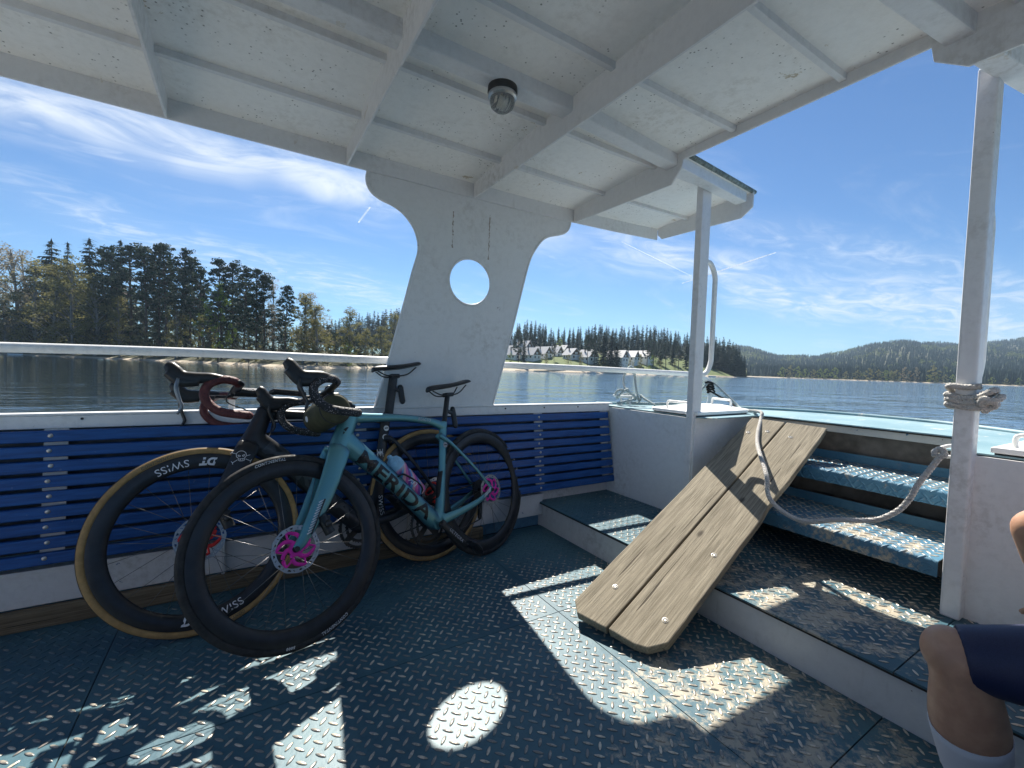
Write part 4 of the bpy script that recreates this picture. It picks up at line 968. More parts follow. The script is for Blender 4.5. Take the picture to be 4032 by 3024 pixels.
near = [  # kind, variant, column, top row, extra depth, width, label
 ('pale', 0, -40, 965, 14, 1.5, 'pale budding birch at the left edge of the wooded shore'),
 ('pale', 1, 62, 975, 10, 1.6, 'pale see-through birch with silvery buds beside the first dark spruces'),
 ('pale', 0, 105, 985, 16, 1.1, 'thin pale birch behind the see-through birch at far left'),
 ('birch', 0, 20, 1170, 4, 1.7, 'low brownish leafy tree by the water at the left edge'),
 ('spruce', 0, 205, 946, 22, 1.9, 'broad dark spruce, first of the pointed tops from the left'),
 ('spruce', 2, 268, 958, 28, 1.3, 'thin spruce top between the two broad spruces'),
 ('spruce', 1, 352, 942, 24, 1.7, 'tall dark spruce with layered boughs, highest pointed top on the left shore'),
 ('birch', 1, 150, 1030, 8, 1.6, 'olive leafed birch standing before the broad dark spruce'),
 ('birch', 2, 215, 1048, 6, 1.6, 'ragged leafy birch between two taller spruces by the shore'),
 ('birch', 0, 292, 1026, 6, 1.6, 'tall golden topped birch in front of the highest spruce'),
 ('birch', 1, 372, 1083, 5, 1.5, 'smaller golden birch right of the tall golden topped one'),
 ('pine', 0, 412, 978, 16, 1.05, 'slim pine just right of the highest spruce'),
 ('pine', 1, 440, 976, 12, 1.0, 'slim pine with a double top left of the ragged spruce'),
 ('spruce', 2, 476, 950, 20, 1.6, 'ragged spruce poking above the middle of the pine row'),
 ('pine', 2, 512, 962, 10, 1.35, 'broad bushy pine right below the ragged spruce'),
 ('pine', 3, 580, 970, 12, 1.1, 'bare stemmed pine left of the bright gap in the pines'),
 ('pine', 0, 628, 975, 14, 1.0, 'bare stemmed pine in the bright gap of the row'),
 ('pine', 3, 656, 960, 10, 1.05, 'tallest pine of the airy group with sky between its stems'),
 ('pine', 1, 706, 980, 8, 1.15, 'pine with a rounded crown at the right of the airy group'),
 ('pine', 3, 745, 1022, 10, 1.05, 'lower sloping pine ending the airy group'),
 ('pine', 2, 778, 1055, 6, 0.95, 'smallest pine at the right end of the airy group'),
 ('birch', 2, 470, 1165, 4, 1.3, 'dim olive birch under the pine row'),
 ('birch', 0, 690, 1190, 5, 1.3, 'shaded leafy tree under the airy pines'),
 ('pine', 0, 872, 1020, 8, 1.15, 'dense pine just right of the notch in the tree line'),
 ('pine', 2, 912, 1030, 12, 1.1, 'second dense pine right of the notch'),
 ('bush', 0, 858, 1128, 2, 0.75, 'yellow leafed young tree against the dense dark pines'),
 ('pine', 1, 958, 1050, 9, 1.2, 'dark pine in the centre of the right hand group'),
 ('pine', 0, 1008, 1056, 7, 1.15, 'broad dark pine at the right of the right hand group'),
 ('pine', 2, 1040, 1080, 10, 1.0, 'short topped pine closing the right hand group'),
 ('pale', 1, 1075, 1092, 14, 0.8, 'pale thin tree in the gap beside the lone pine'),
 ('pine', 3, 1122, 1122, 6, 1.0, 'lone slim pine before the yellow birches'),
 ('birch', 1, 1192, 1158, 6, 1.5, 'yellow green birch just right of the lone pine'),
 ('pale', 0, 1232, 1150, 10, 1.5, 'pale budding tree above the yellow green birches'),
 ('birch', 2, 1248, 1200, 4, 1.5, 'narrow yellow green birch by the sandy shore'),
 ('bush', 1, 1290, 1330, 3, 0.8, 'small golden shrub on the sandy shore'),
 ('birch', 0, 1372, 1218, 8, 1.5, 'upright golden birch left of the white pillar'),
 ('birch', 1, 1442, 1295, 4, 1.5, 'small pale green birch near the beach left of the pillar'),
 ('bush', 0, 1368, 1352, 2, 1.0, 'bright green round shrub on the beach left of the pillar'),
 ('birch', 2, 1500, 1285, 6, 1.5, 'young green birch close to the white pillar'),
 ('birch', 0, 1552, 1235, 10, 1.5, 'golden brown birch partly hidden by the white pillar'),
 ('bush', 1, 800, 1240, 3, 0.9, 'olive shrub under the notch in the tree line'),
 ('bush', 1, 90, 1290, 3, 1.2, 'dark olive shrub at the foot of the left birches'),
 ('bush', 1, 560, 1300, 2, 0.9, 'low olive shrub beside the red hut'),
 ('bush', 1, 980, 1290, 3, 1.1, 'low olive shrub at the foot of the dense pines'),
]
for kd, var, px, ty, dd, w, lab in near:
    tree(kd, var, px, ty, interp(SH_L, px) + dd, lab, gL, SH_L, zl, w)
# shaded second row behind the near shore trees
for i in range(34):
    px = -120 + i*50 + random.uniform(-14, 14)
    prof = interp([(-120, 1050), (100, 1090), (400, 1070), (700, 1110), (780, 1150), (830, 1180), (900, 1110), (1050, 1160), (1150, 1260), (1560, 1300)], px)
    tree(('pine', 'spruce')[i % 2], i % 3, px, prof + random.uniform(-15, 40), interp(SH_L, px) + 38 + random.uniform(0, 14), 'dim conifer in the shaded second row behind the near shore trees', 'conifers in the second row of the near shore', SH_L, zl, random.uniform(1.1, 1.5))
for i in range(40):
    px = -130 + i*42 + random.uniform(-12, 12)
    tree('under', 0, px, interp([(-130, 1215), (700, 1230), (1000, 1275), (1500, 1345)], px) + random.uniform(-30, 25), interp(SH_L, px) + 12 + random.uniform(0, 16), 'dark undergrowth shrub beneath the near shore trees', 'undergrowth shrubs of the near shore', SH_L, zl, random.uniform(1.0, 1.5))
# ridge of spruces behind the village
RID = [spruce_mesh(60+k, 20, 0.175, 0.03, 0.072) for k in range(4)]
RID = [mesh_only(r, 'ridge_spruce', NEEDLE) for r in RID]
ridge_top = [(1150, 1290), (1400, 1238), (1500, 1222), (1600, 1212), (1850, 1235), (1985, 1262), (2025, 1262), (2105, 1258), (2130, 1268), (2160, 1280), (2190, 1290), (2236, 1295), (2265, 1284), (2320, 1280), (2360, 1278), (2392, 1290), (2430, 1286), (2490, 1282), (2565, 1280), (2606, 1288), (2646, 1294), (2675, 1302), (2720, 1314), (2790, 1326), (2845, 1330), (2880, 1344), (2902, 1360), (2925, 1395), (2940, 1420)]
cnt = 0
for row, (dd, drop, step) in enumerate(((112, 0, 15), (92, 20, 17), (74, 45, 22))):
    px = 1150.0
    while px < 2935:
        pxx = px + random.uniform(-5, 5)
        behind = 1640 < pxx < 1930                 # hidden by the pillar
        sd_ = interp(SH_R, max(1500, pxx)); dep = sd_ + dd*(1.0 if pxx < 2650 else max(0.12, 1-(pxx-2650)/300)) + random.uniform(-5, 5)
        if not (behind and row > 0):
            ty = interp(ridge_top, pxx) + drop*(1.0 if pxx < 2700 else 0.6) + abs(random.gauss(0, 9)) - 4
            p = ground(pxx, dep, zshore(SH_R, zr, pxx, dep) - 0.3); h = at(pxx, ty, dep).z - p.z
            if h > 3:
                o = bpy.data.objects.new('spruce_tree', random.choice(RID)); C.objects.link(o); o.location = p; w = random.uniform(1.0, 1.45); o.scale = (h*w, h*w, h); o.rotation_euler = (0, 0, random.uniform(0, 6.28))
                tag(o, 'dark spruce in the dense forest ridge behind the white houses', 'tree', 'spruces of the forest ridge behind the houses'); cnt += 1
        px += step*random.uniform(0.8, 1.2)
gV = 'trees standing among the white houses'
village = [('pine', 0, 2040, 1300, 22, 1.3, 'dark pine in front of the leftmost white houses by the pillar'), ('spruce', 1, 2062, 1330, 14, 1.3, 'slim dark tree before the brown gabled house at left'),
 ('bush', 0, 2008, 1388, 16, 0.9, 'yellow green tree right beside the white pillar'), ('bush', 0, 2200, 1330, 58, 0.9, 'bright yellow green tree between upper houses and forest'),
 ('bush', 1, 2238, 1395, 14, 0.8, 'pale golden shrub in front of the middle houses'), ('birch', 1, 2286, 1385, 10, 0.9, 'pale brown birch left of the two big village pines'),
 ('pine', 3, 2312, 1316, 18, 1.2, 'airy pine left of the two big dark village trees'), ('pine', 1, 2338, 1318, 20, 1.2, 'airy pine with thin stem just left of the big dark village trees'),
 ('spruce', 0, 2374, 1305, 14, 2.0, 'big dark village spruce, left one of the close pair'), ('spruce', 1, 2405, 1303, 12, 2.0, 'big dark village spruce, right one of the close pair'),
 ('spruce', 2, 2426, 1335, 10, 1.9, 'shorter dark spruce leaning on the big pair'), ('pine', 2, 2545, 1345, 22, 1.5, 'dark pine right of the last white house'),
 ('pine', 0, 2572, 1335, 26, 1.4, 'tall dark pine above the yellow shrubs'), ('bush', 0, 2568, 1400, 8, 1.0, 'yellow green shrub on the shore right of the last house'),
 ('bush', 1, 2596, 1418, 6, 0.9, 'smaller yellow shrub next to the yellow green shore shrub'), ('bush', 1, 2655, 1425, 18, 0.8, 'pale bush on the lawn left of the left post'),
 ('pine', 1, 2620, 1350, 22, 1.6, 'dark pine on the lawn between shrubs and forest'), ('pine', 2, 2670, 1365, 16, 1.7, 'broad dark pine near the forest edge by the left post'),
 ('spruce', 0, 2598, 1352, 30, 1.7, 'dark spruce between the two pines on the lawn'), ('spruce', 1, 2645, 1345, 34, 1.7, 'dark spruce at the edge of the forest left of the post'),
 ('spruce', 2, 2700, 1345, 22, 1.8, 'shore spruce hidden partly by the left post'), ('spruce', 0, 2735, 1355, 14, 1.8, 'shore spruce between the left post and its grab handle'),
 ('birch', 0, 2150, 1392, 12, 1.2, 'small olive tree in front of the grey brown gable'), ('pine', 3, 2180, 1360, 30, 1.3, 'thin pine between the middle houses'),
 ('bush', 1, 2480, 1418, 8, 1.2, 'low olive hedge bush before the largest house'), ('bush', 1, 2380, 1418, 10, 1.2, 'low hedge bush under the big dark spruces'), ('birch', 1, 2520, 1395, 12, 1.1, 'olive young tree before the rightmost houses')]
for kd, var, px, ty, dd, w, lab in village:
    tree(kd, var, px, ty, interp(SH_R, px) + dd, lab, gV, SH_R, zr, w)

# ------------------------------------------------------------------ village houses
WALL = paint_white('house_plaster', (0.80, 0.79, 0.76), amount=0.15); ROOFM = simple('grey_house_roof', (0.40, 0.40, 0.40), 0.5, var=0.2, scale=3)
GABLE = simple('brown_gable_boards', (0.15, 0.085, 0.05), 0.8, var=0.3, scale=4); PANE = simple('house_window', (0.03, 0.035, 0.045), 0.1)
CHIM = simple('chimney_dark', (0.05, 0.05, 0.05), 0.7)
def house(px, base_py, dep, w, l, wall_h, roof_h, yaw, label, gable=True, flat=False):
    p = at(px, base_py, dep)
    t = tag(empty('house', p), label, 'house', 'white houses of the lakeside village'); t.rotation_euler = (0, 0, yaw)
    # gable end faces -Y of the house, ridge along Y
    m = MB(); m.box((-w/2, 0, -4), (w/2, l, wall_h)); m.build('wall', WALL, t)
    if not flat:
        m = MB(); m.prism([(-w/2, 0.05, wall_h), (w/2, 0.05, wall_h), (0, 0.05, wall_h + roof_h)], (0, l-.1, 0)); m.build('gable', GABLE if gable else WALL, t)
        m = MB(); e = 0.5; th = 0.25
        for s in (-1, 1):
            a = Vector((0, -e, wall_h + roof_h)); b = Vector((s*(w/2+e), -e, wall_h - roof_h*e/(w/2))); nn = Vector((s*roof_h, 0, w/2)).normalized()*th
            q = [a + nn*.1, b + nn*.1, b + nn, a + nn + Vector((0, 0, .02*s))]; m.prism(q, (0, l + 2*e, 0))
        rf = m.build('roof', ROOFM, t)
        m = MB(); m.box((-w*.22-.2, l*.55, wall_h + roof_h*.4), (-w*.22+.3, l*.55+.5, wall_h + roof_h + .8)); m.build('chimney', CHIM, rf)
    else:
        m = MB(); m.box((-w/2-.4, -.4, wall_h), (w/2+.4, l+.4, wall_h+.35)); m.build('roof', ROOFM, t)
    for x in (-w*.24, w*.24):
        m = MB(); m.box((x-.55, -.06, 0.9), (x+.55, -.01, 2.2)); m.build('window', PANE, t)
    if not flat and gable:
        m = MB(); m.box((-.9, -.06, wall_h+.4), (-.1, .04, wall_h+1.5)); m.build('window', WALL, t); m = MB(); m.box((.1, -.06, wall_h+.4), (.9, .04, wall_h+1.5)); m.build('window', WALL, t)
    for k in range(3):
        y = l*(0.2 + .3*k); m = MB(); m.box((-w/2-.06, y-.5, 1.0), (-w/2-.01, y+.5, 2.2)); m.build('window', PANE, t)
    return t
y1 = 0.34
HS = [(2045, 1416, 255, 7.5, 9, 2.8, 3.9, y1, 'white house with dark timber gable partly hidden by the slim tree left'),
 (2020, 1400, 285, 7.5, 9, 2.8, 3.6, y1, 'small white house at the pillar edge behind the left pine'),
 (2114, 1417, 250, 7.6, 9, 2.9, 4.0, y1, 'white house with light brown timber gable and porch, front row left'),
 (2160, 1411, 258, 7.4, 9, 2.9, 3.9, y1, 'white house with grey brown gable next right of the light brown one'),
 (2206, 1408, 265, 7.2, 9, 2.8, 3.9, y1, 'white house with dark narrow gable in the middle of the front row'),
 (2085, 1382, 290, 7.5, 9, 2.8, 3.9, y1, 'upper house with reddish gable above the light brown one'),
 (2232, 1396, 285, 7.0, 9, 2.6, 3.4, y1, 'dark gabled house behind the middle of the front row'),
 (2268, 1416, 250, 7.0, 8, 2.8, 3.6, y1-.35, 'white house half hidden behind the pale brown birch'),
 (2338, 1426, 245, 7.2, 10, 3.0, 4.0, y1-.3, 'white house with light roof between the airy pines'),
 (2462, 1428, 248, 8.0, 10, 3.0, 3.9, y1, 'largest white house with dark gable right of the big spruces'),
 (2508, 1424, 262, 7.6, 9, 2.8, 3.6, y1, 'house with dark gable next right of the largest one'),
 (2562, 1420, 270, 7.0, 8, 2.6, 3.4, y1-.1, 'rightmost small house half hidden by a dark pine')]
for h in HS: house(*h)
for px, by, dep, w, l, wh, lab in ((2035, 1365, 315, 10, 8, 5, 'upper white flat roofed house near the pillar edge'), (2112, 1370, 318, 9, 8, 6.0, 'upper white villa with a curved parapet under the forest'), (2180, 1376, 318, 12, 8, 3.6, 'long low flat roofed house under the forest'), (2215, 1380, 316, 7, 8, 5.5, 'white cube house right of the long low one'), (2250, 1384, 314, 10, 8, 4.5, 'white flat roofed villa with balcony below the forest'), (2280, 1384, 312, 8, 8, 3.8, 'small flat roofed house beside the dark ridge trees')):
    house(px, by, dep, w, l, wh, 0, -0.5, lab, False, True)
# shore things
m = MB(); p = ground(2160, 224, WZ + 2.6)
sh = tag(empty('shelter', p), 'low pale roofed shelter on the lawn below the front row of houses', 'shelter'); sh.rotation_euler = (0, 0, -.55)
m = MB(); m.box((-8, -2, 0.9), (8, 2, 1.25)); m.build('roof', WALL, sh)
m = MB()
for x in (-7, 0, 7): m.box((x-.1, -1.8, -.6), (x+.1, -1.6, .9))
m.build('post', BARK, sh)
for px, dep, w, col, lab in ((555, 147, 1.5, (0.40, 0.06, 0.04), 'small red hut under the airy pines on the left shore'), (300, 166, 7, (0.52, 0.40, 0.36), 'pinkish cottage behind the golden topped birch'), (655, 150, 6, (0.55, 0.50, 0.48), 'cottage with pale roof behind the airy pines')):
    p = ground(px, dep, zshore(SH_L, zl, px, dep)); t = tag(empty('hut', p), lab, 'hut'); t.rotation_euler = (0, 0, -YAW - .2)
    m = MB(); m.box((-w/2, 0, -.5), (w/2, w*.7, 2.2)); m.build('wall', simple('hut_wall', col, 0.8), t)
    m = MB(); m.prism([(-w/2-.3, -.3, 2.2), (w/2+.3, -.3, 2.2), (0, -.3, 2.2+w*.28)], (0, w*.7+.6, 0)); m.build('roof', simple('hut_roof', (0.62, 0.52, 0.50) if w > 2 else (0.2, 0.1, 0.08), 0.7), t)
def small_boat(px, dep, L, col, lab):
    p = ground(px, dep, WZ); t = tag(empty('rowing_boat', p), lab, 'boat'); t.rotation_euler = (0, 0, -YAW)
    m = MB(); o = [(-L/2, -.5), (-L/2, .5), (L*.2, .6), (L/2, 0), (L*.2, -.6)]
    m.add([(x*.85, y*.7, -.1) for x, y in o] + [(x, y, .55) for x, y in o], [(0, 1, 2, 3, 4)] + [(i, (i+1) % 5, 5+(i+1) % 5, 5+i) for i in range(5)]); m.build('hull', simple('boat_hull', col, 0.4), t)
    m = MB(); m.box((-L*.25, -.45, .3), (-L*.15, .45, .38)); m.box((L*.05, -.5, .3), (L*.15, .5, .38)); m.build('seat', BARK, t)
small_boat(62, 160, 5.5, (0.75, 0.78, 0.80), 'white boat lying on the water at the far left shore')
small_boat(2805, 268, 5.0, (0.85, 0.85, 0.82), 'white boat by the dark headland right of the left post')
small_boat(2330, 210, 4.6, (0.55, 0.62, 0.65), 'grey boat moored under the two big dark village spruces')
m = MB(); a = ground(2800, 276, WZ+.35); b = ground(2992, 262, WZ+.35); m.bar(a, b, 1.8, 0.25)
for k in range(7):
    q = a.lerp(b, k/6); m.box((q.x-.12, q.y-.12, WZ-1), (q.x+.12, q.y+.12, WZ+.2))
tag(m.build('jetty', simple('jetty_wood', (0.20, 0.17, 0.14), 0.9)), 'long low jetty reaching out from the dark headland', 'jetty')
m = MB(); a = ground(2030, 220, WZ+.2); b = ground(2330, 208, WZ+.2); m.bar(a, b, 1.2, 0.18)
tag(m.build('jetty', simple('jetty_wood', (0.12, 0.11, 0.10), 0.9)), 'dark floating jetty along the sand below the houses', 'jetty')

# ------------------------------------------------------------------ far hills and their forest
def far_shore(px): return interp([(2600, 640), (2940, 560), (3200, 500), (3600, 455), (4032, 430), (4700, 420)], px)
def hill_z(px, dep):
    """terrain height behind the far right shore"""
    t = max(0.0, (dep - far_shore(px))/1000.0)
    crest = interp([(2600, 95), (2940, 100), (3060, 62), (3200, 60), (3300, 78), (3420, 118), (3555, 134), (3680, 128), (3800, 122), (3900, 124), (4032, 136), (4300, 150), (4700, 140)], px)
    b = min(1.0, t/0.95); s = b*b*(3-2*b)
    return WZ + 0.6 + 4*min(1, t*10) + crest*s*(0.88 + 0.14*mnoise.noise(Vector((px*.004, dep*.004, 1.7)))) + 5*mnoise.noise(Vector((px*.015, dep*.012, 0)))*min(1, t*5)
m = MB(); cols = list(range(2560, 4761, 40)); ds = [0, 3, 12, 40, 90, 150, 230, 320, 430, 560, 700, 850, 1000, 1200]
vs = []
for px in cols:
    for d in ds: vs.append(ground(px, far_shore(px)+d, WZ - .2 if d == 0 else hill_z(px, far_shore(px)+d)))
k = len(ds); m.add(vs, [(i*k+j, (i+1)*k+j, (i+1)*k+j+1, i*k+j+1) for i in range(len(cols)-1) for j in range(k-1)])
m.m = [1 if f[0] % k == 0 else 0 for f in m.f]
tag(m.build('hills', [FLOORM, SAND], smooth=True), kind='structure')
rg = np.random.default_rng(9)
def forest(name, n, sel, mats):
    V = []; Fa = []; mi = []
    got = 0
    while got < n:
        px = rg.uniform(2580, 4740); d = 8 + 1150*rg.random()**1.15; dep = far_shore(px) + d
        kind = sel(px, dep, d)
        if kind is None: continue
        p = ground(px, dep, hill_z(px, dep) - .5); got += 1
        b = len(V)
        if kind == 0:                             # spruce: three ragged tiers
            h = rg.uniform(10, 16)*(1 if d < 60 else .9); r = h*rg.uniform(.15, .21); a0 = rg.uniform(0, 6.28)
            for (z0, z1, rr) in ((0.08, 0.55, 1.0), (0.34, 0.80, 0.72), (0.60, 1.0, 0.42)):
                bb = len(V); kk = 6
                for q in range(kk):
                    a = a0 + q*6.283/kk; s = rg.uniform(.7, 1.2)
                    V.append((p.x + r*rr*s*math.cos(a), p.y + r*rr*s*math.sin(a), p.z + h*z0 + rg.uniform(-.04, .04)*h))
                V.append((p.x + rg.normal(0, .1), p.y, p.z + h*z1))
                for q in range(kk): Fa.append((bb+q, bb+(q+1) % kk, bb+kk)); mi.append(0)
                a0 += .5
        else:
            h = rg.uniform(8, 13); r = h*.32
            for q in range(26):
                v = rg.normal(0, 1, 3); v /= np.linalg.norm(v); c = np.array([p.x, p.y, p.z + h*.6]) + v*np.array([r, r, h*.4])*rg.random()**.4
                e = rg.normal(0, 1, (3, 3))*r*.33; bb = len(V)
                for w in e: V.append(tuple(c + w))
                Fa.append((bb, bb+1, bb+2)); mi.append(kind)
    me = bpy.data.meshes.new(name); me.from_pydata(V, [], Fa)
    for mt in mats: me.materials.append(mt)
    me.polygons.foreach_set('material_index', np.array(mi, dtype=np.int32)); o = bpy.data.objects.new(name, me); C.objects.link(o); tag(o, kind='stuff'); return o
FARN = leaf_mat('far_conifers', (0.022, 0.042, 0.034), (0.036, 0.058, 0.042), 0.05, nsc=.02); FARG = leaf_mat('far_spring_trees', (0.10, 0.135, 0.05), (0.16, 0.18, 0.075), 0.3, nsc=.02)
def sel(px, dep, d):
    q = mnoise.noise(Vector((px*.011, d*.012, 4.4)))
    if d > 380 and q > 0.22: return 1 if rg.random() < .75 else 0
    return 1 if rg.random() < 0.02 else 0
forest('hill_forest', 15000, sel, [FARN, FARG])
gF = 'spring green trees along the far right shore'
KIND['far', 0] = None
SHM = [leaf_mat('far_shore_leaves', a_, b_, 0.5, nsc=2) for a_, b_ in (((0.24, 0.23, 0.09), (0.34, 0.30, 0.13)), ((0.22, 0.27, 0.07), (0.31, 0.35, 0.11)), ((0.30, 0.25, 0.16), (0.38, 0.32, 0.22)))]
FT = [mesh_only(leafy_meshes(71+k, 0.05, 0.36, 26, 60, 0.05)[1], 'shore_tree', SHM[k]) for k in range(3)]
far = [(3080, 1445, 1), (3110, 1440, 0), (3140, 1442, 1), (3170, 1452, 1), (3200, 1455, 0), (3228, 1452, 1), (3252, 1452, 1), (3287, 1447, 1), (3330, 1462, 0), (3374, 1458, 0), (3420, 1450, 0), (3460, 1456, 0), (3487, 1458, 1), (3510, 1460, 0), (3530, 1458, 0), (3565, 1446, 2), (3608, 1448, 2), (3672, 1440, 0), (3660, 1475, 1), (3690, 1478, 1), (3720, 1475, 0), (3750, 1475, 1), (3905, 1485, 1), (3960, 1490, 0), (4010, 1488, 1)]
pos = ['first', 'second', 'third', 'fourth', 'fifth', 'sixth', 'seventh', 'eighth', 'ninth', 'tenth', 'eleventh', 'twelfth', 'thirteenth', 'fourteenth', 'fifteenth', 'sixteenth', 'seventeenth', 'eighteenth', 'nineteenth', 'twentieth', 'twenty-first', 'twenty-second', 'twenty-third', 'twenty-fourth', 'last']
for (px, ty, v), w in zip(far, pos):
    dep = far_shore(px) + 5; z = hill_z(px, dep) - .3; p = ground(px, dep, z); h = at(px, ty, dep).z - z
    o = bpy.data.objects.new('birch_tree', FT[v]); C.objects.link(o); o.location = p; o.scale = (h, h, h); o.rotation_euler = (0, 0, px)
    tag(o, f"{('golden', 'bright green', 'pale brown')[v]} small tree, {w} from the left on the far right shoreline", 'tree', gF)
# ------------------------------------------------------------------ contrails
CTM = NT('vapour_trail'); CTM.set(Base_Color=(0.95, 0.95, 0.95), Roughness=1.0)
tp_ = CTM.N.new('ShaderNodeBsdfTransparent'); tl_ = CTM.N.new('ShaderNodeBsdfTranslucent'); tl_.inputs[0].default_value = (.95, .95, .95, 1)
ad_ = CTM.N.new('ShaderNodeMixShader'); ad_.inputs[0].default_value = 0.6; CTM.L.new(CTM.b.outputs[0], ad_.inputs[1]); CTM.L.new(tl_.outputs[0], ad_.inputs[2])
mx_ = CTM.N.new('ShaderNodeMixShader'); lw = CTM.N.new('ShaderNodeLayerWeight'); lw.inputs[0].default_value = 0.5
CTM.L.new(CTM.math('MULTIPLY', CTM.ramp(lw.outputs['Facing'], 0.95, 0.25, 0, 1.0), CTM.ramp(CTM.noise(CTM.geo(), 0.02, 5, 0.7), 0.3, 0.6, 0.18, 0.50)), mx_.inputs[0])
CTM.L.new(tp_.outputs[0], mx_.inputs[1]); CTM.L.new(ad_.outputs[0], mx_.inputs[2]); CTM.L.new(mx_.outputs[0], CTM.N['Material Output'].inputs[0])
def trail(pix, r, lab):
    P = []
    for x, y in pix:
        d = ray(x, y).normalized(); P.append(EYE_P + d*(1500/max(d.z, .12)))
    sc_ = sum((p - EYE_P).length for p in P)/len(P)
    m = MB(); k = 14; P = [P[0].lerp(P[-1], i/k) if len(P) == 2 else P[i] for i in range(k+1)] if len(P) == 2 else P
    rr = [r*(p - EYE_P).length/1720*(0.35 + 0.65*min(1, 6*min(i/(len(P)-1), 1-i/(len(P)-1)) + .1)) for i, p in enumerate(P)]
    m.loft(P, rr, n=10); tag(m.build('contrail', CTM.m, smooth=True), lab, 'contrail')
trail([(2448, 952), (2725, 1088)], 1.7, 'thin contrail slanting down to the left post')
trail([(2685, 1116), (3055, 994)], 3.0, 'broader contrail rising to the right behind the left post')
trail([(1412, 876), (1457, 816)], 4.5, 'short thick contrail just left of the white pillar')
trail([(1118, 1118), (1128, 1070)], 1.4, 'faint tiny contrail above the gap in the left trees')

# ------------------------------------------------------------------ air between here and the hills
hb_ = [v.co for v in bpy.data.objects['hills'].data.vertices]
lo_ = Vector((min(v.x for v in hb_), min(v.y for v in hb_), 0)); hi_ = Vector((max(v.x for v in hb_), max(v.y for v in hb_), 0))
m = MB(); m.box((min(lo_.x, -420) - 30, min(lo_.y, -80) - 30, WZ - 3), (max(hi_.x, 500) + 30, max(hi_.y, 700) + 30, 215))
hz = bpy.data.materials.new('haze_air'); hz.use_nodes = True; hz.node_tree.nodes.clear()
vo = hz.node_tree.nodes.new('ShaderNodeOutputMaterial'); vp = hz.node_tree.nodes.new('ShaderNodeVolumePrincipled')
vp.inputs['Color'].default_value = (0.60, 0.80, 1.0, 1); vp.inputs['Density'].default_value = 0.00016; vp.inputs['Anisotropy'].default_value = 0.25
hz.node_tree.links.new(vp.outputs[0], vo.inputs['Volume'])
tag(m.build('haze', hz), kind='stuff')
# ------------------------------------------------------------------ bicycles
def flat_on(m, vs, fs, org, ex_, ey_, mat=0):     # lettering laid on a plane
    m.add([org + ex_*x + ey_*y for x, y, *_ in vs], fs, mat)
def P3(u, v, w=0.0): return Vector((u, -w, v))     # bike plane: u backwards, v up, w to the near side
def tapered(name, col, tex=(0.7, 1.3)): pass
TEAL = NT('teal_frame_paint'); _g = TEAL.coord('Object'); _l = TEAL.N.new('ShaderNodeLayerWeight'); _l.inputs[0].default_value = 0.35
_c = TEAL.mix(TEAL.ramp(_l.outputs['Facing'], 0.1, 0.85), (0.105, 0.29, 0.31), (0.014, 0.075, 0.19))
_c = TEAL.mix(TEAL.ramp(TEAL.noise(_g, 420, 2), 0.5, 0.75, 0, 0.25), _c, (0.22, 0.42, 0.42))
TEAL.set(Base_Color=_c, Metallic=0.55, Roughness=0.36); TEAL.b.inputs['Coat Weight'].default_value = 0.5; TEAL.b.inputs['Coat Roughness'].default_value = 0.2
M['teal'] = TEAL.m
M['frameblack'] = simple('matt_black_frame', (0.015, 0.015, 0.018), 0.42, var=0.2, coat=0.15)
M['greydecal'] = simple('grey_decal', (0.055, 0.056, 0.062), 0.35)
M['blackdecal'] = simple('black_decal', (0.008, 0.010, 0.012), 0.30)
M['whitedecal'] = simple('white_decal', (0.72, 0.72, 0.74), 0.45)
M['greytext'] = simple('pale_decal', (0.42, 0.42, 0.44), 0.5)
M['tyretext'] = simple('pale_tyre_decal', (0.62, 0.62, 0.62), 0.5)
M['dimtext'] = simple('worn_decal', (0.12, 0.10, 0.07), 0.6)
M['tan'] = simple('tan_sidewall', (0.36, 0.22, 0.085), 0.7, var=0.15, scale=50)
M['pink'] = simple('pink_rotor', (0.72, 0.03, 0.34), 0.35, 0.4)
M['red'] = simple('red_rotor', (0.55, 0.03, 0.025), 0.35, 0.4)
M['rotor'] = simple('rotor_steel', (0.40, 0.40, 0.40), 0.38, 0.85)
M['spoke'] = simple('spoke_steel', (0.16, 0.16, 0.16), 0.35, 0.9)
def tape_mat(name, base, dot, sc_, th):
    n = NT(name); g = n.coord('Object'); v = n.voro(g, sc_); w = n.wave(n.coord('Object', (1, 1, 1), (0.4, 0.2, 0.5)), 14, 1.0, 1)
    c = n.mix(n.ramp(v, th, th*0.7), base, dot); n.set(Base_Color=c, Roughness=0.62); n.bump(n.math('ADD', n.math('MULTIPLY', w, 1.0), v), 0.5, 0.003); return n.m
M['tapedot'] = tape_mat('dotted_bar_tape', (0.018, 0.018, 0.020), (0.55, 0.50, 0.52), 190, 0.26)
M['tapered'] = tape_mat('red_bar_tape', (0.105, 0.024, 0.024), (0.05, 0.013, 0.014), 120, 0.30)
from mathutils.bvhtree import BVHTree
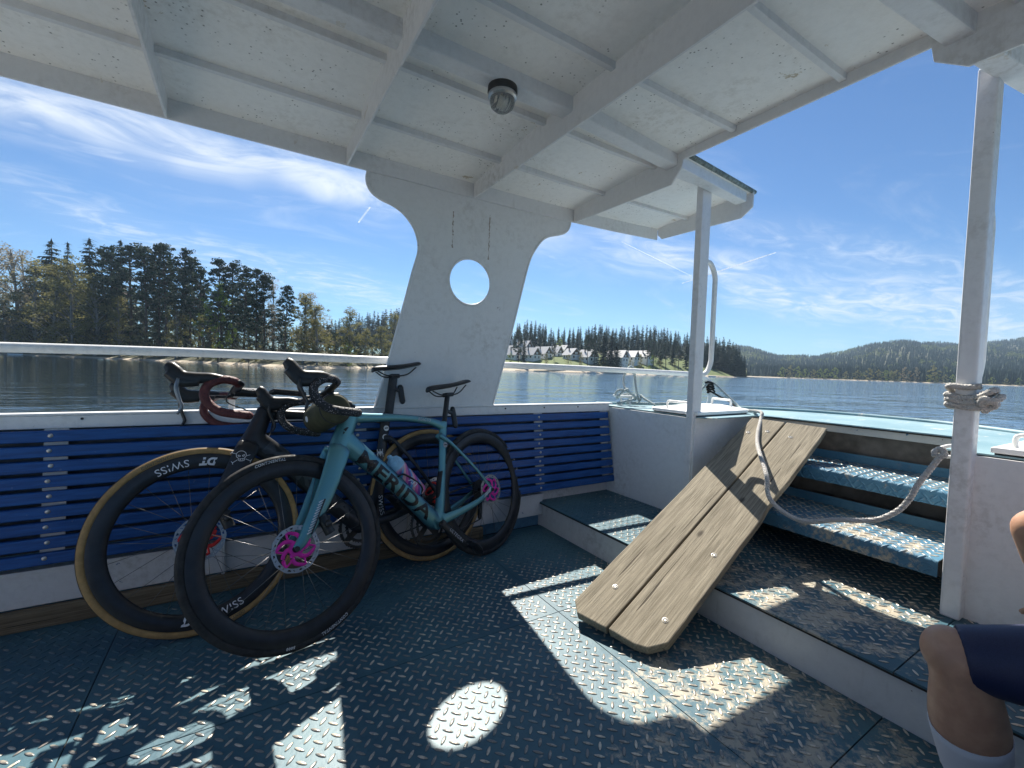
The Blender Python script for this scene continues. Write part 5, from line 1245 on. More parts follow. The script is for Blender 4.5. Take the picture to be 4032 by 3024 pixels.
def lay_on(m, target, lift=0.0012, cuts=3):
    """press flat marks onto the near face of a part (both in bike axes)"""
    dg = bpy.context.evaluated_depsgraph_get(); dg.update(); ev = target.evaluated_get(dg); me = ev.to_mesh()
    bvh = BVHTree.FromPolygons([tuple(v.co) for v in me.vertices], [tuple(p.vertices) for p in me.polygons]); ev.to_mesh_clear()
    bm = bmesh.new(); vv = [bm.verts.new(p) for p in m.v]
    for f in m.f:
        try: bm.faces.new([vv[i] for i in f])
        except ValueError: pass
    if cuts:
        bmesh.ops.triangulate(bm, faces=bm.faces); bmesh.ops.subdivide_edges(bm, edges=bm.edges, cuts=cuts, use_grid_fill=True)
    ys = [v.co.y for v in bm.verts]; y0 = max(ys) if not cuts else 0
    for v in bm.verts:
        hit, nrm, _, _ = bvh.ray_cast(Vector((v.co.x, -0.4, v.co.z)), Vector((0, 1, 0)), 0.5)
        if hit is None: hit, nrm, _, _ = bvh.find_nearest(v.co)
        off = (v.co.y - y0) if not cuts else 0
        v.co.y = hit.y - lift + off
    bm.verts.index_update(); m.v = [tuple(v.co) for v in bm.verts]; m.f = [tuple(q.index for q in f.verts) for f in bm.faces]; m.m = [0]*len(m.f); bm.free(); return m
def bicycle(cfg):
    f3, r3 = Vector(cfg['front'] + (0,)), Vector(cfg['rear'] + (0,)); wb = (r3 - f3).length
    u = (r3 - f3).normalized(); side = Vector((-u.y, u.x, 0)); v = math.cos(cfg['lean'])*Vector((0, 0, 1)) + math.sin(cfg['lean'])*side; n = u.cross(v)
    bike = tag(empty('bicycle'), cfg['label'], 'bicycle')
    bike.matrix_world = Matrix(((u.x, -n.x, v.x, f3.x), (u.y, -n.y, v.y, f3.y), (u.z, -n.z, v.z, 0.0), (0, 0, 0, 1)))
    R = 0.338
    s0, s1 = P3(*cfg['steer'][0]), P3(*cfg['steer'][1]); ax = (s0 - s1).normalized()
    ST = Matrix.Translation(s1) @ Matrix.Rotation(cfg['delta'], 4, ax) @ Matrix.Translation(-s1)
    def turn(m):                                  # swing a part with the steering
        m.v = [tuple(ST @ Vector(p)) for p in m.v]; return m
    def wheel(c, front):
        w = empty('wheel', parent=bike); w.matrix_local = (ST @ Matrix.Translation(P3(*c))) if front else Matrix.Translation(P3(*c))
        m = MB(); k = 18; prof = [(R-0.0142 + 0.0142*math.cos(2*math.pi*i/k), 0.0142*math.sin(2*math.pi*i/k)) for i in range(k+1)]
        m.lathe(prof, axis='Y', n=96)
        if cfg['tan']:
            for q in range(len(m.f)):
                a = 2*math.pi*(q//96 + .5)/k; m.m[q] = 1 if 0.25 < abs(math.sin(a)) and math.cos(a) < 0.68 else 0
        m.build('tyre', [M['rubber'], M['tan']] if cfg['tan'] else M['rubber'], w, smooth=True)
        m = MB(); m.lathe([(0.313, .0115), (0.305, .0135), (0.288, .0142), (0.270, .0105), (0.2605, .0050), (0.2585, 0), (0.2605, -.0050), (0.270, -.0105), (0.288, -.0142), (0.305, -.0135), (0.313, -.0115)], axis='Y', n=96)
        rim = m.build('rim', M['carbon'], w, smooth=True)
        hub = MB(); hub.lathe([(0.0, .052), (0.009, .052), (0.011, .040), (0.021, .036), (0.022, .030), (0.012, .024), (0.0105, 0), (0.012, -.024), (0.022, -.030), (0.021, -.036), (0.011, -.040), (0.009, -.052), (0, -.052)], axis='Y', n=24)
        hub.build('hub', M['black'], w, smooth=0.7)
        N_ = 24; ph = cfg['phase'][0 if front else 1]
        for i in range(N_):
            sgn = 1 if i % 2 else -1; a = 2*math.pi*i/N_ + ph; off = 0.55*(1 if (i//2) % 2 else -1)
            b = Vector((0.2605*math.cos(a), sgn*0.001, 0.2605*math.sin(a))); h = Vector((0.021*math.cos(a+off*2.2), sgn*0.032, 0.021*math.sin(a+off*2.2)))
            m = MB(); m.loft([h, b], 0.00105, n=5); m.build('spoke', M['spoke'], w, smooth=True)
        # disc: holed braking ring, curved carrier arms
        m = MB(); y = -0.050 if front else -0.058; t = 0.0010
        def ring(r0, r1, nseg=90, wav=0.0, fr=30):
            vs = []; fs = []
            for j in range(nseg):
                a = 2*math.pi*j/nseg; d = wav*math.cos(fr*a/2.5)
                for (r, yy) in ((r0, y-t), (r1+d, y-t), (r1+d, y+t), (r0, y+t)): vs.append((r*math.cos(a), yy, r*math.sin(a)))
            for j in range(nseg):
                j2 = (j+1) % nseg
                for q in range(4): fs.append((j*4+q, j*4+(q+1) % 4, j2*4+(q+1) % 4, j2*4+q))
            m.add(vs, fs)
        ring(0.0745, 0.0800, 90, 0.0009, 30); ring(0.0645, 0.0685, 90)
        for j in range(36):
            a = 2*math.pi*j/36; a2 = a + (0.10 if j % 3 else -0.04)
            m.bar((0.0678*math.cos(a), y, 0.0678*math.sin(a)), (0.0750*math.cos(a2), y, 0.0750*math.sin(a2)), 0.0072, 0.0019, up=(0, 1, 0))
        rot = m.build('brake_rotor', M['rotor'], w)
        m = MB()
        for j in range(6):
            a = 2*math.pi*j/6 + 0.3
            p = [Vector((r*math.cos(a + k_), y - 0.0015, r*math.sin(a + k_))) for r, k_ in ((0.019, -.5), (0.034, -.28), (0.048, .05), (0.058, .42), (0.064, .62))]
            m.loft(spline(p, 4), lerp_list([0.0085, 0.0075, 0.0065, 0.006, 0.004], 17), 0.0018, n=8, up=(math.cos(a)*.01, 0, 1))
            p = [Vector((r*math.cos(a + k_), y - 0.0010, r*math.sin(a + k_))) for r, k_ in ((0.036, -.2), (0.050, -.32), (0.066, -.42))]
            m.loft(spline(p, 4), 0.0035, 0.0014, n=6, up=(math.cos(a)*.01, 0, 1))
        m.lathe([(0.013, y-.004), (0.024, y-.004), (0.026, y), (0.024, y+.003), (0.013, y+.003)], axis='Y', n=30)
        m.build('rotor_carrier', cfg['rotor'], w, smooth=0.9)
        m = MB(); m.lathe([(0, y-.018), (0.0085, y-.018), (0.0095, y-.010), (0.0095, y)], axis='Y', n=20); m.build('axle', M['black'], w, smooth=0.6)
        if not front:
            m = MB()
            for j in range(9):
                rr = 0.056 - 0.0042*j; yy = 0.022 + 0.0042*j; nt_ = 30 - 2*j; pts = []
                for q in range(nt_*2): pts.append((rr + (0.0022 if q % 2 else -0.0012), 2*math.pi*q/(nt_*2)))
                m.prism([(r_*math.cos(a_), yy, r_*math.sin(a_)) for r_, a_ in pts], (0, 0.0017, 0))
            m.build('cassette', M['darkmetal'], w)
        return w, rim
    wf, rimf = wheel((0, R), True); wr_, rimr = wheel((wb, R), False)
    # tyre and rim lettering
    def ring_text(parent, body, r, ang, size, mat, name, y0=-0.0150, bold=0.0, flip=False, shear=0.0, sp=1.0, bend=None):
        vs, fs = lettering(body, size, bold, shear, sp); m = MB(); out = []
        for x, yv, *_ in vs:
            if flip: x, yv = -x, -yv
            rr = r + yv; a = ang - x/r
            yy = -(bend(rr)) if bend else y0
            out.append((rr*math.cos(a), yy, rr*math.sin(a)))
        m.add(out, fs); m.build(name, mat, parent)
    tyre_b = lambda rr: 0.0006 + math.sqrt(max(1e-8, 0.0142**2 - (rr - (R-.0142))**2))
    for w_, angs in ((wf, cfg['contA'][0]), (wr_, cfg['contA'][1])):
        for a in angs: ring_text(w_, 'CONTINENTAL', R-0.017, math.radians(a), 0.0135, cfg['contM'], 'tyre_lettering', shear=0.25, sp=1.15, bold=0.0004, bend=tyre_b)
    if not cfg['tan']: ring_text(wf, '5000', R-0.017, math.radians(cfg['five']), 0.011, cfg['contM'], 'tyre_lettering', shear=0.25, sp=1.3, bold=0.0006, bend=tyre_b)
    rim_b = lambda rr: 0.0008 + (0.0142 if rr > 0.286 else 0.0142 - (0.286-rr)*0.235)
    if cfg['tan']:
        for a in cfg['dtA']:
            ring_text(wf, 'DT', 0.2845, math.radians(a[0]), 0.038, M['whitedecal'], 'rim_lettering', bold=0.0022, flip=True, shear=0.18, bend=rim_b)
            ring_text(wf, 'SWISS', 0.2845, math.radians(a[1]), 0.038, M['whitedecal'], 'rim_lettering', flip=True, sp=1.06, bend=rim_b)
        ring_text(wr_, 'SWISS', 0.284, math.radians(cfg['dtR']), 0.034, M['whitedecal'], 'rim_lettering', flip=True, sp=1.06, bend=rim_b)
    # frame: lofted tubes merged into one skin
    m = MB(); UP = (0, 1, 0)
    def tube(pts, ra, rb):                        # ra in the bike plane, rb sideways
        P = spline([P3(*p) for p in pts], 6); m.loft(P, lerp_list(rb, len(P)), lerp_list(ra, len(P)), n=18, up=UP)
    for t in cfg['tubes']: tube(*t)
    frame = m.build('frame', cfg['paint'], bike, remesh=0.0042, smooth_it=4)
    m = MB()
    for pts, ra, rb in cfg['fork']:
        P = spline([P3(*p) for p in pts], 6); m.loft(P, lerp_list(rb, len(P)), lerp_list(ra, len(P)), n=16, up=UP)
    fork = turn(m).build('fork', cfg['paint'], bike, remesh=0.0042, smooth_it=4)
    # head set spacers, stem, bar
    m = MB(); a, b = P3(*cfg['stem'][0]), P3(*cfg['stem'][1]); m.loft(spline([P3(*p) for p in cfg['stem']], 6), cfg['stemr'][0], cfg['stemr'][1], n=16, up=UP)
    q0, q1 = P3(*cfg['steer'][0]), P3(*cfg['stem'][0]); m.loft([q0, q1], 0.021, n=18)
    stem = turn(m).build('stem', M['black'], bike, smooth=0.7)
    hb = empty('handlebar', parent=bike)
    def near_far(pts, s): return [P3(a_, b_, s*c_) for a_, b_, c_ in pts]
    m = MB(); tops = cfg['bartop']; P = spline(near_far(tops[::-1], -1) + near_far(tops[1:], 1), 6); m.loft(P, cfg['barr'][1], cfg['barr'][0], n=14, up=(0, 0, 1)); turn(m).build('bar', M['black'], hb, smooth=True)
    for s in (1, -1):
        m = MB(); m.loft(spline(near_far(cfg['drop'], s), 7), cfg['taper'], n=14); e = near_far(cfg['drop'], s)[-1]; m.ball(e, cfg['taper']*0.98, 6)
        turn(m).build('bar_tape', cfg['tape'], hb, smooth=True)
        m = MB(); P = spline(near_far(cfg['hood'], s), 5); m.loft(P, lerp_list([0.017, 0.021, 0.021, 0.022, 0.024, 0.022, 0.015], len(P)), lerp_list([0.015, .0165, .0165, .0165, .0175, .016, .011], len(P)), n=14, up=(0.25, 0, 1))
        bp_ = near_far(cfg['hoodbody'], s); m.loft(spline(bp_, 4), lerp_list([0.018, 0.024, 0.020], 9), 0.0145, n=12, up=(1, 0, .2))
        turn(m).build('brake_hood', M['black'], hb, remesh=0.003, smooth_it=5)
        m = MB(); P = spline(near_far(cfg['lever'], s), 6); m.loft(P, lerp_list([0.009, 0.0075, 0.006, 0.006, 0.004], len(P)), lerp_list([0.017, 0.015, 0.012, 0.012, 0.007], len(P)), n=10, up=(1, 0, 0.2))
        turn(m).build('brake_lever', M['black'] if not (cfg['tan'] and s == 1) else simple('grey_lever', (0.22, 0.23, 0.24), 0.35, 0.6), hb, smooth=True)
    # cables
    m = MB()
    for c_ in cfg['cables']: m.loft(spline([P3(*p) for p in c_], 6), 0.0024, n=6)
    turn(m).build('cables', M['black'], bike, smooth=True)
    # seatpost, saddle, rear lamp
    sp0, sp1 = cfg['post'][0], cfg['post'][1]
    m = MB(); m.loft([P3(*sp0), P3(*sp1)], cfg['postr'][1], cfg['postr'][0], n=16, up=UP); d = cfg['clamp']
    m.box((d[0]-.022, -.018, d[1]-.016), (d[0]+.022, .018, d[1]+.004)); m.build('seatpost', M['black'], bike, smooth=0.7)
    (un, vn), (ut, vt) = cfg['saddle']; L_ = ut - un
    m = MB(); prof = [(0, .014, .000), (.03, .019, .000), (.12, .022, .003), (.30, .030, .002), (.50, .046, .000), (.70, .066, .001), (.88, .071, .006), (.97, .062, .009), (1.0, .045, .007)]
    vs = []; k = 16
    for t_, hw, rise in prof:
        uu = un + L_*t_; vv = vn + (vt - vn)*t_ + rise - (0.006 if t_ == 0 else 0)
        for j in range(k):
            a = 2*math.pi*j/k; c_, s_ = math.cos(a), math.sin(a); th = 0.013 if s_ > 0 else 0.017 - 0.006*t_
            vs.append((uu, hw*c_, vv - 0.006*abs(c_)**3 + th*s_*(1 if s_ > 0 else 0.9)))
    m.add(vs, [(i*k+j, (i+1)*k+j, (i+1)*k+(j+1) % k, i*k+(j+1) % k) for i in range(len(prof)-1) for j in range(k)] + [tuple(range(k))[::-1], tuple(range((len(prof)-1)*k, len(prof)*k))])
    sd_ = m.build('saddle', M['black'], bike, smooth=True); sd_.modifiers.new('sub', 'SUBSURF').render_levels = 1
    for s in (-1, 1):
        m = MB(); m.loft(spline([(un + L_*.10, s*.012, vn - .012), (un + L_*.30, s*.021, vn - .036), (un + L_*.68, s*.022, vn - .030), (ut - L_*.10, s*.034, vt - .014)], 6), 0.0035, n=8); m.build('saddle_rail', M['darkmetal'], sd_, smooth=True)
    tl, tb = cfg['lamp']; m = MB(); m.loft([P3(*tl), P3(*tb)], 0.0125, 0.016, n=12, up=UP); m.ball(P3(*tl), 0.0135, 6); m.ball(P3(*tb), 0.0135, 6)
    mid_ = (P3(*tl)*.7 + P3(*tb)*.3); m.bar(mid_, P3(*cfg['lampto']), 0.016, 0.014); m.build('rear_lamp', M['black'], bike, smooth=0.8)
    # drivetrain
    BB = cfg['bb']; cr = empty('crankset', P3(*BB), bike)
    m = MB()
    for rr, yy, nt_ in ((0.104, 0.046, 52), (0.076, 0.039, 36)):
        pts = [(rr + (0.0025 if q % 2 else -.0025), 2*math.pi*q/(nt_*2)) for q in range(nt_*2)]
        vs = [(r_*math.cos(a_), yy, r_*math.sin(a_)) for r_, a_ in pts] + [((rr-.014)*math.cos(a_), yy, (rr-.014)*math.sin(a_)) for _, a_ in pts]
        k = len(pts); vs2 = [(a_, b_+.0022, c_) for a_, b_, c_ in vs]
        m.add(vs + vs2, [(q, (q+1) % k, k+(q+1) % k, k+q) for q in range(k)] + [(2*k+k+q, 2*k+k+(q+1) % k, 2*k+(q+1) % k, 2*k+q) for q in range(k)] + [(q, 2*k+q, 2*k+(q+1) % k, (q+1) % k) for q in range(k)] + [(k+q, k+(q+1) % k, 3*k+(q+1) % k, 3*k+q) for q in range(k)])
    for q in range(4):
        a = q*math.pi/2 + .5; m.bar((0.015*math.cos(a), .045, .015*math.sin(a)), (0.093*math.cos(a+.15), .044, .093*math.sin(a+.15)), .026, .006, up=(0, 1, 0))
    m.build('chainring', M['darkmetal'], cr)
    ca = cfg['crank']
    for s in (1, -1):
        e = Vector((ca[0]*s, -s*0.078 if s == 1 else .075, ca[1]*s)); b_ = Vector((0, -s*.062, 0))
        m = MB(); m.loft(spline([b_ - e.normalized()*.012 + Vector((0, -s*.003, 0)), b_ + Vector((0, -s*.004, 0)), b_.lerp(e, .5) + Vector((0, -s*.004, 0)), e, e + Vector((ca[0]*s, 0, ca[1]*s)).normalized()*.010], 5), lerp_list([0.008, 0.010, 0.008, 0.008, 0.006], 21), lerp_list([0.017, 0.0195, 0.0155, 0.0145, .010], 21), n=12, up=(0, 1, 0))
        m.lathe([(0.0, -s*.074), (.013, -s*.074), (.016, -s*.068), (.016, -s*.05)], axis='Y', n=20)
        arm = m.build('crank_arm', M['black'], cr, smooth=0.8)
        if s == 1:
            m = MB(); m.lathe([(0.005, -.0755), (.0085, -.0755), (.009, -.074)], axis='Y', n=20); m.build('crank_cap', M['darkmetal'], arm, smooth=True)
            if cfg['cranktext']:
                vs, fs = lettering(cfg['cranktext'], 0.021, 0.0003, 0.2, 1.15); d_ = Vector((ca[0], -.016, ca[1])).normalized(); up_ = Vector((-d_.z, 0, d_.x)); up_ = up_ if up_.z > 0 else -up_
                m = MB(); flat_on(m, vs, fs, b_.lerp(e, .48) + Vector((0, -.0145, 0)), d_, up_); m.build('crank_lettering', M['greytext'], arm)
        pc = e + Vector((0, -s*.055, 0)); m = MB(); m.loft([e, e + Vector((0, -s*.03, 0))], .0065, n=10); up_ = cfg['ped']
        m.loft(spline([pc + Vector((-.045, 0, -.006)), pc + Vector((-.02, 0, .004)), pc + Vector((.02, 0, .004)), pc + Vector((.048, 0, -.004))], 4), lerp_list([.008, .014, .015, .008], 13), lerp_list([.022, .030, .032, .026], 13), n=12, up=(0, 0, 1))
        if up_:
            Rm = Matrix.Translation(e) @ Matrix.Rotation(up_, 4, 'Y') @ Matrix.Translation(-e); m.v = [tuple(Rm @ Vector(p)) for p in m.v]
        m.build('pedal', M['black'], cr, smooth=0.9)
    # chain, derailleur, callipers, cage
    RH = (wb, R); m = MB(); a0, b0 = P3(BB[0], BB[1]+.103, -.045), P3(RH[0], RH[1]+.040, -.040)
    dj = P3(RH[0]+.012, RH[1]-.075, -.045); dl = P3(RH[0]-.005, RH[1]-.145, -.045)
    lp = [a0, b0, P3(RH[0]+.037, RH[1]+.012, -.04), P3(RH[0]+.03, RH[1]-.03, -.042), dj + Vector((.014, 0, .0)), dj + Vector((-.014, 0, -.02)), dl + Vector((.012, 0, 0)), dl + Vector((0, 0, -.013)), P3(BB[0], BB[1]-.104, -.045), P3(BB[0]-.073, BB[1]-.074, -.046), P3(BB[0]-.104, BB[1], -.046), P3(BB[0]-.073, BB[1]+.074, -.046)]
    m.loft(lp, 0.0042, 0.003, n=6, closed=True); m.build('chain', M['darkmetal'], bike)
    m = MB(); m.loft(spline([P3(RH[0]+.006, RH[1]-.02, -.058), P3(RH[0]+.018, RH[1]-.045, -.062), dj + Vector((0, .014, 0))], 4), .012, .009, n=10); m.bar(dj, dl, .012, .022)
    for q in (dj, dl): m.lathe([(0, q.y-.004), (.013, q.y-.004), (.014, q.y), (.013, q.y+.004), (0, q.y+.004)], (q.x, 0, q.z), axis='Y', n=16)
    m.build('rear_derailleur', M['black'], bike, smooth=0.8)
    m = MB(); cc = cfg['caliper']; m.loft([P3(cc[0]-.012, cc[1]+.040, .052), P3(cc[0]+.012, cc[1]-.030, .052)], .019, .017, n=12); m.ball(P3(cc[0]+.004, cc[1]+.006, .070), .014, 6); m.box((cc[0]-.018, -.066, cc[1]+.02), (cc[0]+.016, -.040, cc[1]+.035))
    turn(m).build('brake_caliper', M['darkmetal'], bike, smooth=0.9)
    m = MB(); m.loft([P3(wb-.075, R-.028, .055), P3(wb-.030, R-.010, .058)], .015, .014, n=10); m.build('brake_caliper', M['darkmetal'], bike, smooth=0.9)
    if cfg['cage']:
        a_, b_ = P3(*cfg['cage'][0]), P3(*cfg['cage'][1]); d_ = (b_ - a_).normalized(); o_ = Vector((d_.z, 0, -d_.x)); o_ = o_ if o_.z > 0 else -o_
        m = MB()
        m.bar(a_ - o_*.034, b_ - o_*.034, .014, .004)
        for s in (-1, 1):
            m.loft(spline([b_ - o_*.034 + Vector((0, s*.008, 0)), b_ + Vector((0, s*.038, 0)) - d_*.015, b_ + o_*.012 + Vector((0, s*.034, 0)) - d_*.055, a_ - o_*.006 + Vector((0, s*.039, 0)) + d_*.015, a_ - o_*.028 + Vector((0, s*.024, 0))], 5), .0042, n=8)
        m.loft(spline([b_ + Vector((0, -.036, 0)) - d_*.012, b_ + o_*.036 - d_*.008, b_ + Vector((0, .036, 0)) - d_*.012], 6), .0045, n=8)
        m.build('bottle_cage', M['black'], bike, smooth=True)
    # frame lettering on the near face of the down tube
    for body, size, bold, c0, c1, wd, mt, sh, sp in cfg['text']:
        vs, fs = lettering(body, size, bold, sh, sp); a_, b_ = P3(c0[0], c0[1]), P3(c1[0], c1[1]); d_ = (b_ - a_).normalized(); up_ = Vector((-d_.z, 0, d_.x)); up_ = up_ if up_.z > 0 else -up_
        xs_ = [q[0] for q in vs]; ww = max(xs_) - min(xs_); k_ = (b_ - a_).length/ww; rr = 0.038
        m = MB(); pts = []
        for x, y, *_ in vs: pts.append((a_ + b_)/2 + d_*(x*k_) + up_*y + Vector((0, -wd*math.sqrt(max(0.05, 1-(y/rr)**2)) - 0.0015, 0)))
        m.add(pts, fs); lay_on(m, frame).build('frame_lettering', mt, frame)
    return bike, frame, fork, stem, ST, P3
S_ = [(0.272, 0.795), (0.212, 0.665)]
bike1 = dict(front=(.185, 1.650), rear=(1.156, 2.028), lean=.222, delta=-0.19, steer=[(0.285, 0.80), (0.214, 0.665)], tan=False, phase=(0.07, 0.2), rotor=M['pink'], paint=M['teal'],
    label='teal road bicycle with pink brake discs, nearer of the two against the bench', tape=M['tapedot'], taper=0.0158, contM=M['tyretext'], contA=((97, 290), (20, 200)), five=262,
    tubes=[([(0.292, .812), (0.262, .755), (0.216, .668)], [.040, .040, .044], [.029, .028, .032]),
           ([(0.285, .792), (0.36, .786), (0.55, .772), (0.72, .742), (0.815, .705)], [.026, .022, .0175, .019, .024], [.024, .021, .018, .016, .018]),
           ([(0.240, .705), (0.33, .618), (0.50, .452), (0.645, .290), (0.668, .252)], [.050, .043, .041, .042, .032], [.029, .028, .028, .034, .036]),
           ([(0.812, .735), (0.797, .66), (0.760, .48), (0.715, .315), (0.672, .255)], [.026, .023, .0225, .027, .032], [.017, .016, .0155, .024, .034]),
           ([(0.668, .250, .030), (0.668, .250, -.030)], [.026, .026], [.026, .026]),
           ([(0.70, .262, .026), (0.80, .275, .042), (0.93, .300, .060), (1.035, .336, .064), (1.052, .340, .064)], [.026, .021, .016, .012, .012], [.012, .011, .009, .007, .006]),
           ([(0.70, .262, -.026), (0.80, .275, -.042), (0.93, .300, -.060), (1.035, .336, -.064), (1.052, .340, -.064)], [.026, .021, .016, .012, .012], [.012, .011, .009, .007, .006]),
           ([(0.765, .668, .012), (0.83, .610, .030), (0.95, .470, .052), (1.045, .345, .062)], [.013, .0095, .009, .012], [.009, .0075, .0065, .006]),
           ([(0.765, .668, -.012), (0.83, .610, -.030), (0.95, .470, -.052), (1.045, .345, -.062)], [.013, .0095, .009, .012], [.009, .0075, .0065, .006])],
    fork=[([(0.220, .690), (0.212, .655)], [.032, .034], [.028, .036]),
          ([(0.212, .672, .022), (0.195, .640, .042), (0.120, .500, .052), (0.035, .375, .054), (0.000, .336, .054)], [.044, .044, .036, .022, .017], [.020, .013, .011, .008, .007]),
          ([(0.212, .672, -.022), (0.195, .640, -.042), (0.120, .500, -.052), (0.035, .375, -.054), (0.000, .336, -.054)], [.044, .044, .036, .022, .017], [.020, .013, .011, .008, .007])],
    stem=[(0.293, .845), (0.24, .868), (0.188, .895)], stemr=(.019, .017), bartop=[(0.188, .900, 0.0), (0.190, .902, .08), (0.186, .906, .155), (0.165, .912, .188)], barr=(.016, .010),
    drop=[(0.184, .908, .165), (0.160, .914, .192), (0.120, .912, .204), (0.085, .890, .208), (0.078, .855, .210), (0.098, .818, .212), (0.140, .792, .216), (0.222, .772, .222)],
    hood=[(0.150, .914, .196), (0.115, .922, .204), (0.075, .925, .205), (0.045, .930, .204), (0.024, .952, .202), (0.012, .974, .200), (0.000, .986, .199)],
    hoodbody=[(0.080, .905, .205), (0.040, .912, .205), (0.006, .955, .203)],
    lever=[(0.036, .915, .205), (0.034, .885, .208), (0.044, .850, .210), (0.050, .825, .212), (0.040, .800, .213)],
    cables=[[(0.165, .885, .05), (0.150, .850, .03), (0.22, .80, .01), (.255, .77, .0)], [(0.165, .885, -.05), (0.150, .845, -.03), (0.22, .80, -.01)]],
    post=[(0.812, .71), (0.868, .872)], postr=(.0135, .0135), clamp=(0.872, .878), saddle=[(0.728, .905), (1.012, .932)], lamp=[(0.892, .795), (0.897, .705)], lampto=(0.845, .79),
    bb=(0.668, .250), crank=(0.118, -.135), ped=0.9, cranktext='ULTEGRA', caliper=(0.110, .390), cage=[(0.492, .530), (0.602, .418)],
    text=[('MERIDA', 0.080, 0.0022, (0.292, .632), (0.622, .306), .0305, M['blackdecal'], 0.0, 1.02)])
bike2 = dict(front=(-.117, 1.904), rear=(.861, 2.090), lean=.212, delta=-0.13, steer=[(0.232, 0.80), (0.172, 0.665)], tan=True, phase=(0.12, 0.0), rotor=M['red'], paint=M['frameblack'],
    label='black road bicycle with tan tyre walls and red bar tape, behind the teal one', tape=M['tapered'], taper=0.0158, contM=M['dimtext'], contA=((112, 285), (40, 250)), five=250, dtA=((83, 106), (263, 286)), dtR=182,
    tubes=[([(0.237, .815), (0.205, .735), (0.168, .655)], [.030, .036, .044], [.026, .026, .030]),
           ([(0.228, .792), (0.36, .783), (0.60, .762), (0.770, .738)], [.028, .020, .017, .020], [.022, .020, .018, .018]),
           ([(0.185, .688), (0.29, .598), (0.45, .420), (0.590, .275), (0.625, .245)], [.048, .042, .040, .040, .034], [.026, .025, .025, .032, .036]),
           ([(0.795, .775), (0.772, .72), (0.735, .555), (0.690, .38), (0.640, .250)], [.024, .025, .026, .030, .034], [.016, .015, .015, .018, .032]),
           ([(0.632, .245, .030), (0.632, .245, -.030)], [.026, .026], [.026, .026]),
           ([(0.66, .257, .026), (0.76, .270, .042), (0.89, .300, .060), (0.995, .338, .064)], [.024, .020, .015, .012], [.012, .011, .009, .007]),
           ([(0.66, .257, -.026), (0.76, .270, -.042), (0.89, .300, -.060), (0.995, .338, -.064)], [.024, .020, .015, .012], [.012, .011, .009, .007]),
           ([(0.752, .650, .012), (0.80, .628, .028), (0.90, .492, .052), (0.995, .345, .062)], [.018, .011, .010, .012], [.010, .0075, .0065, .006]),
           ([(0.752, .650, -.012), (0.80, .628, -.028), (0.90, .492, -.052), (0.995, .345, -.062)], [.018, .011, .010, .012], [.010, .0075, .0065, .006])],
    fork=[([(0.178, .690), (0.170, .650)], [.040, .042], [.028, .036]),
          ([(0.170, .668, .022), (0.150, .630, .042), (0.085, .500, .052), (0.020, .375, .054), (0.000, .336, .054)], [.042, .042, .034, .020, .015], [.020, .013, .010, .008, .007]),
          ([(0.170, .668, -.022), (0.150, .630, -.042), (0.085, .500, -.052), (0.020, .375, -.054), (0.000, .336, -.054)], [.042, .042, .034, .020, .015], [.020, .013, .010, .008, .007])],
    stem=[(0.243, .872), (0.205, .885), (0.130, .892)], stemr=(.021, .019), bartop=[(0.130, .894, 0.0), (0.132, .894, .06), (0.138, .897, .125), (0.125, .902, .152)], barr=(.019, .009),
    drop=[(0.136, .898, .120), (0.118, .905, .150), (0.080, .908, .162), (0.040, .890, .166), (0.024, .855, .168), (0.035, .820, .168), (0.075, .785, .168), (0.162, .765, .168)],
    hood=[(0.085, .908, .160), (0.045, .914, .165), (0.002, .916, .166), (-0.038, .922, .165), (-0.060, .942, .163), (-0.074, .958, .161), (-0.086, .966, .160)],
    hoodbody=[(0.01, .902, .166), (-0.040, .906, .166), (-0.080, .940, .164)],
    lever=[(-0.050, .912, .166), (-0.056, .875, .168), (-0.048, .835, .170), (-0.042, .810, .170), (-0.055, .784, .170)],
    cables=[[(0.11, .885, .05), (0.10, .845, .03), (0.17, .81, .01), (.20, .78, .0)], [(0.235, .86, -.06), (0.27, .80, -.06), (0.255, .72, -.03), (.24, .69, -.01)]],
    post=[(0.790, .745), (0.838, .962)], postr=(.024, .010), clamp=(0.842, .968), saddle=[(0.722, .997), (0.982, 1.020)], lamp=[(0.872, .905), (0.878, .828)], lampto=(0.825, .90),
    bb=(0.632, .245), crank=(-0.075, -.160), ped=-0.7, cranktext=None, caliper=(0.080, .390), cage=[(0.40, .555), (0.50, .435)],
    text=[('MERIDA', 0.072, 0.0020, (0.222, .660), (0.560, .318), .0290, M['greydecal'], 0.0, 1.02)])
b1, fr1, fk1, st1, ST1, _ = bicycle(bike1)
b2, fr2, fk2, st2, ST2, _ = bicycle(bike2)
def emblem(m, segs, org, ex_, ey_, r, n=6):
    for s in segs: m.loft([org + ex_*a + ey_*b for a, b in (spline([(x, y, 0) for x, y in s], 4) and [(q.x, q.y) for q in spline([(x, y, 0) for x, y in s], 4)])], r, n=n)
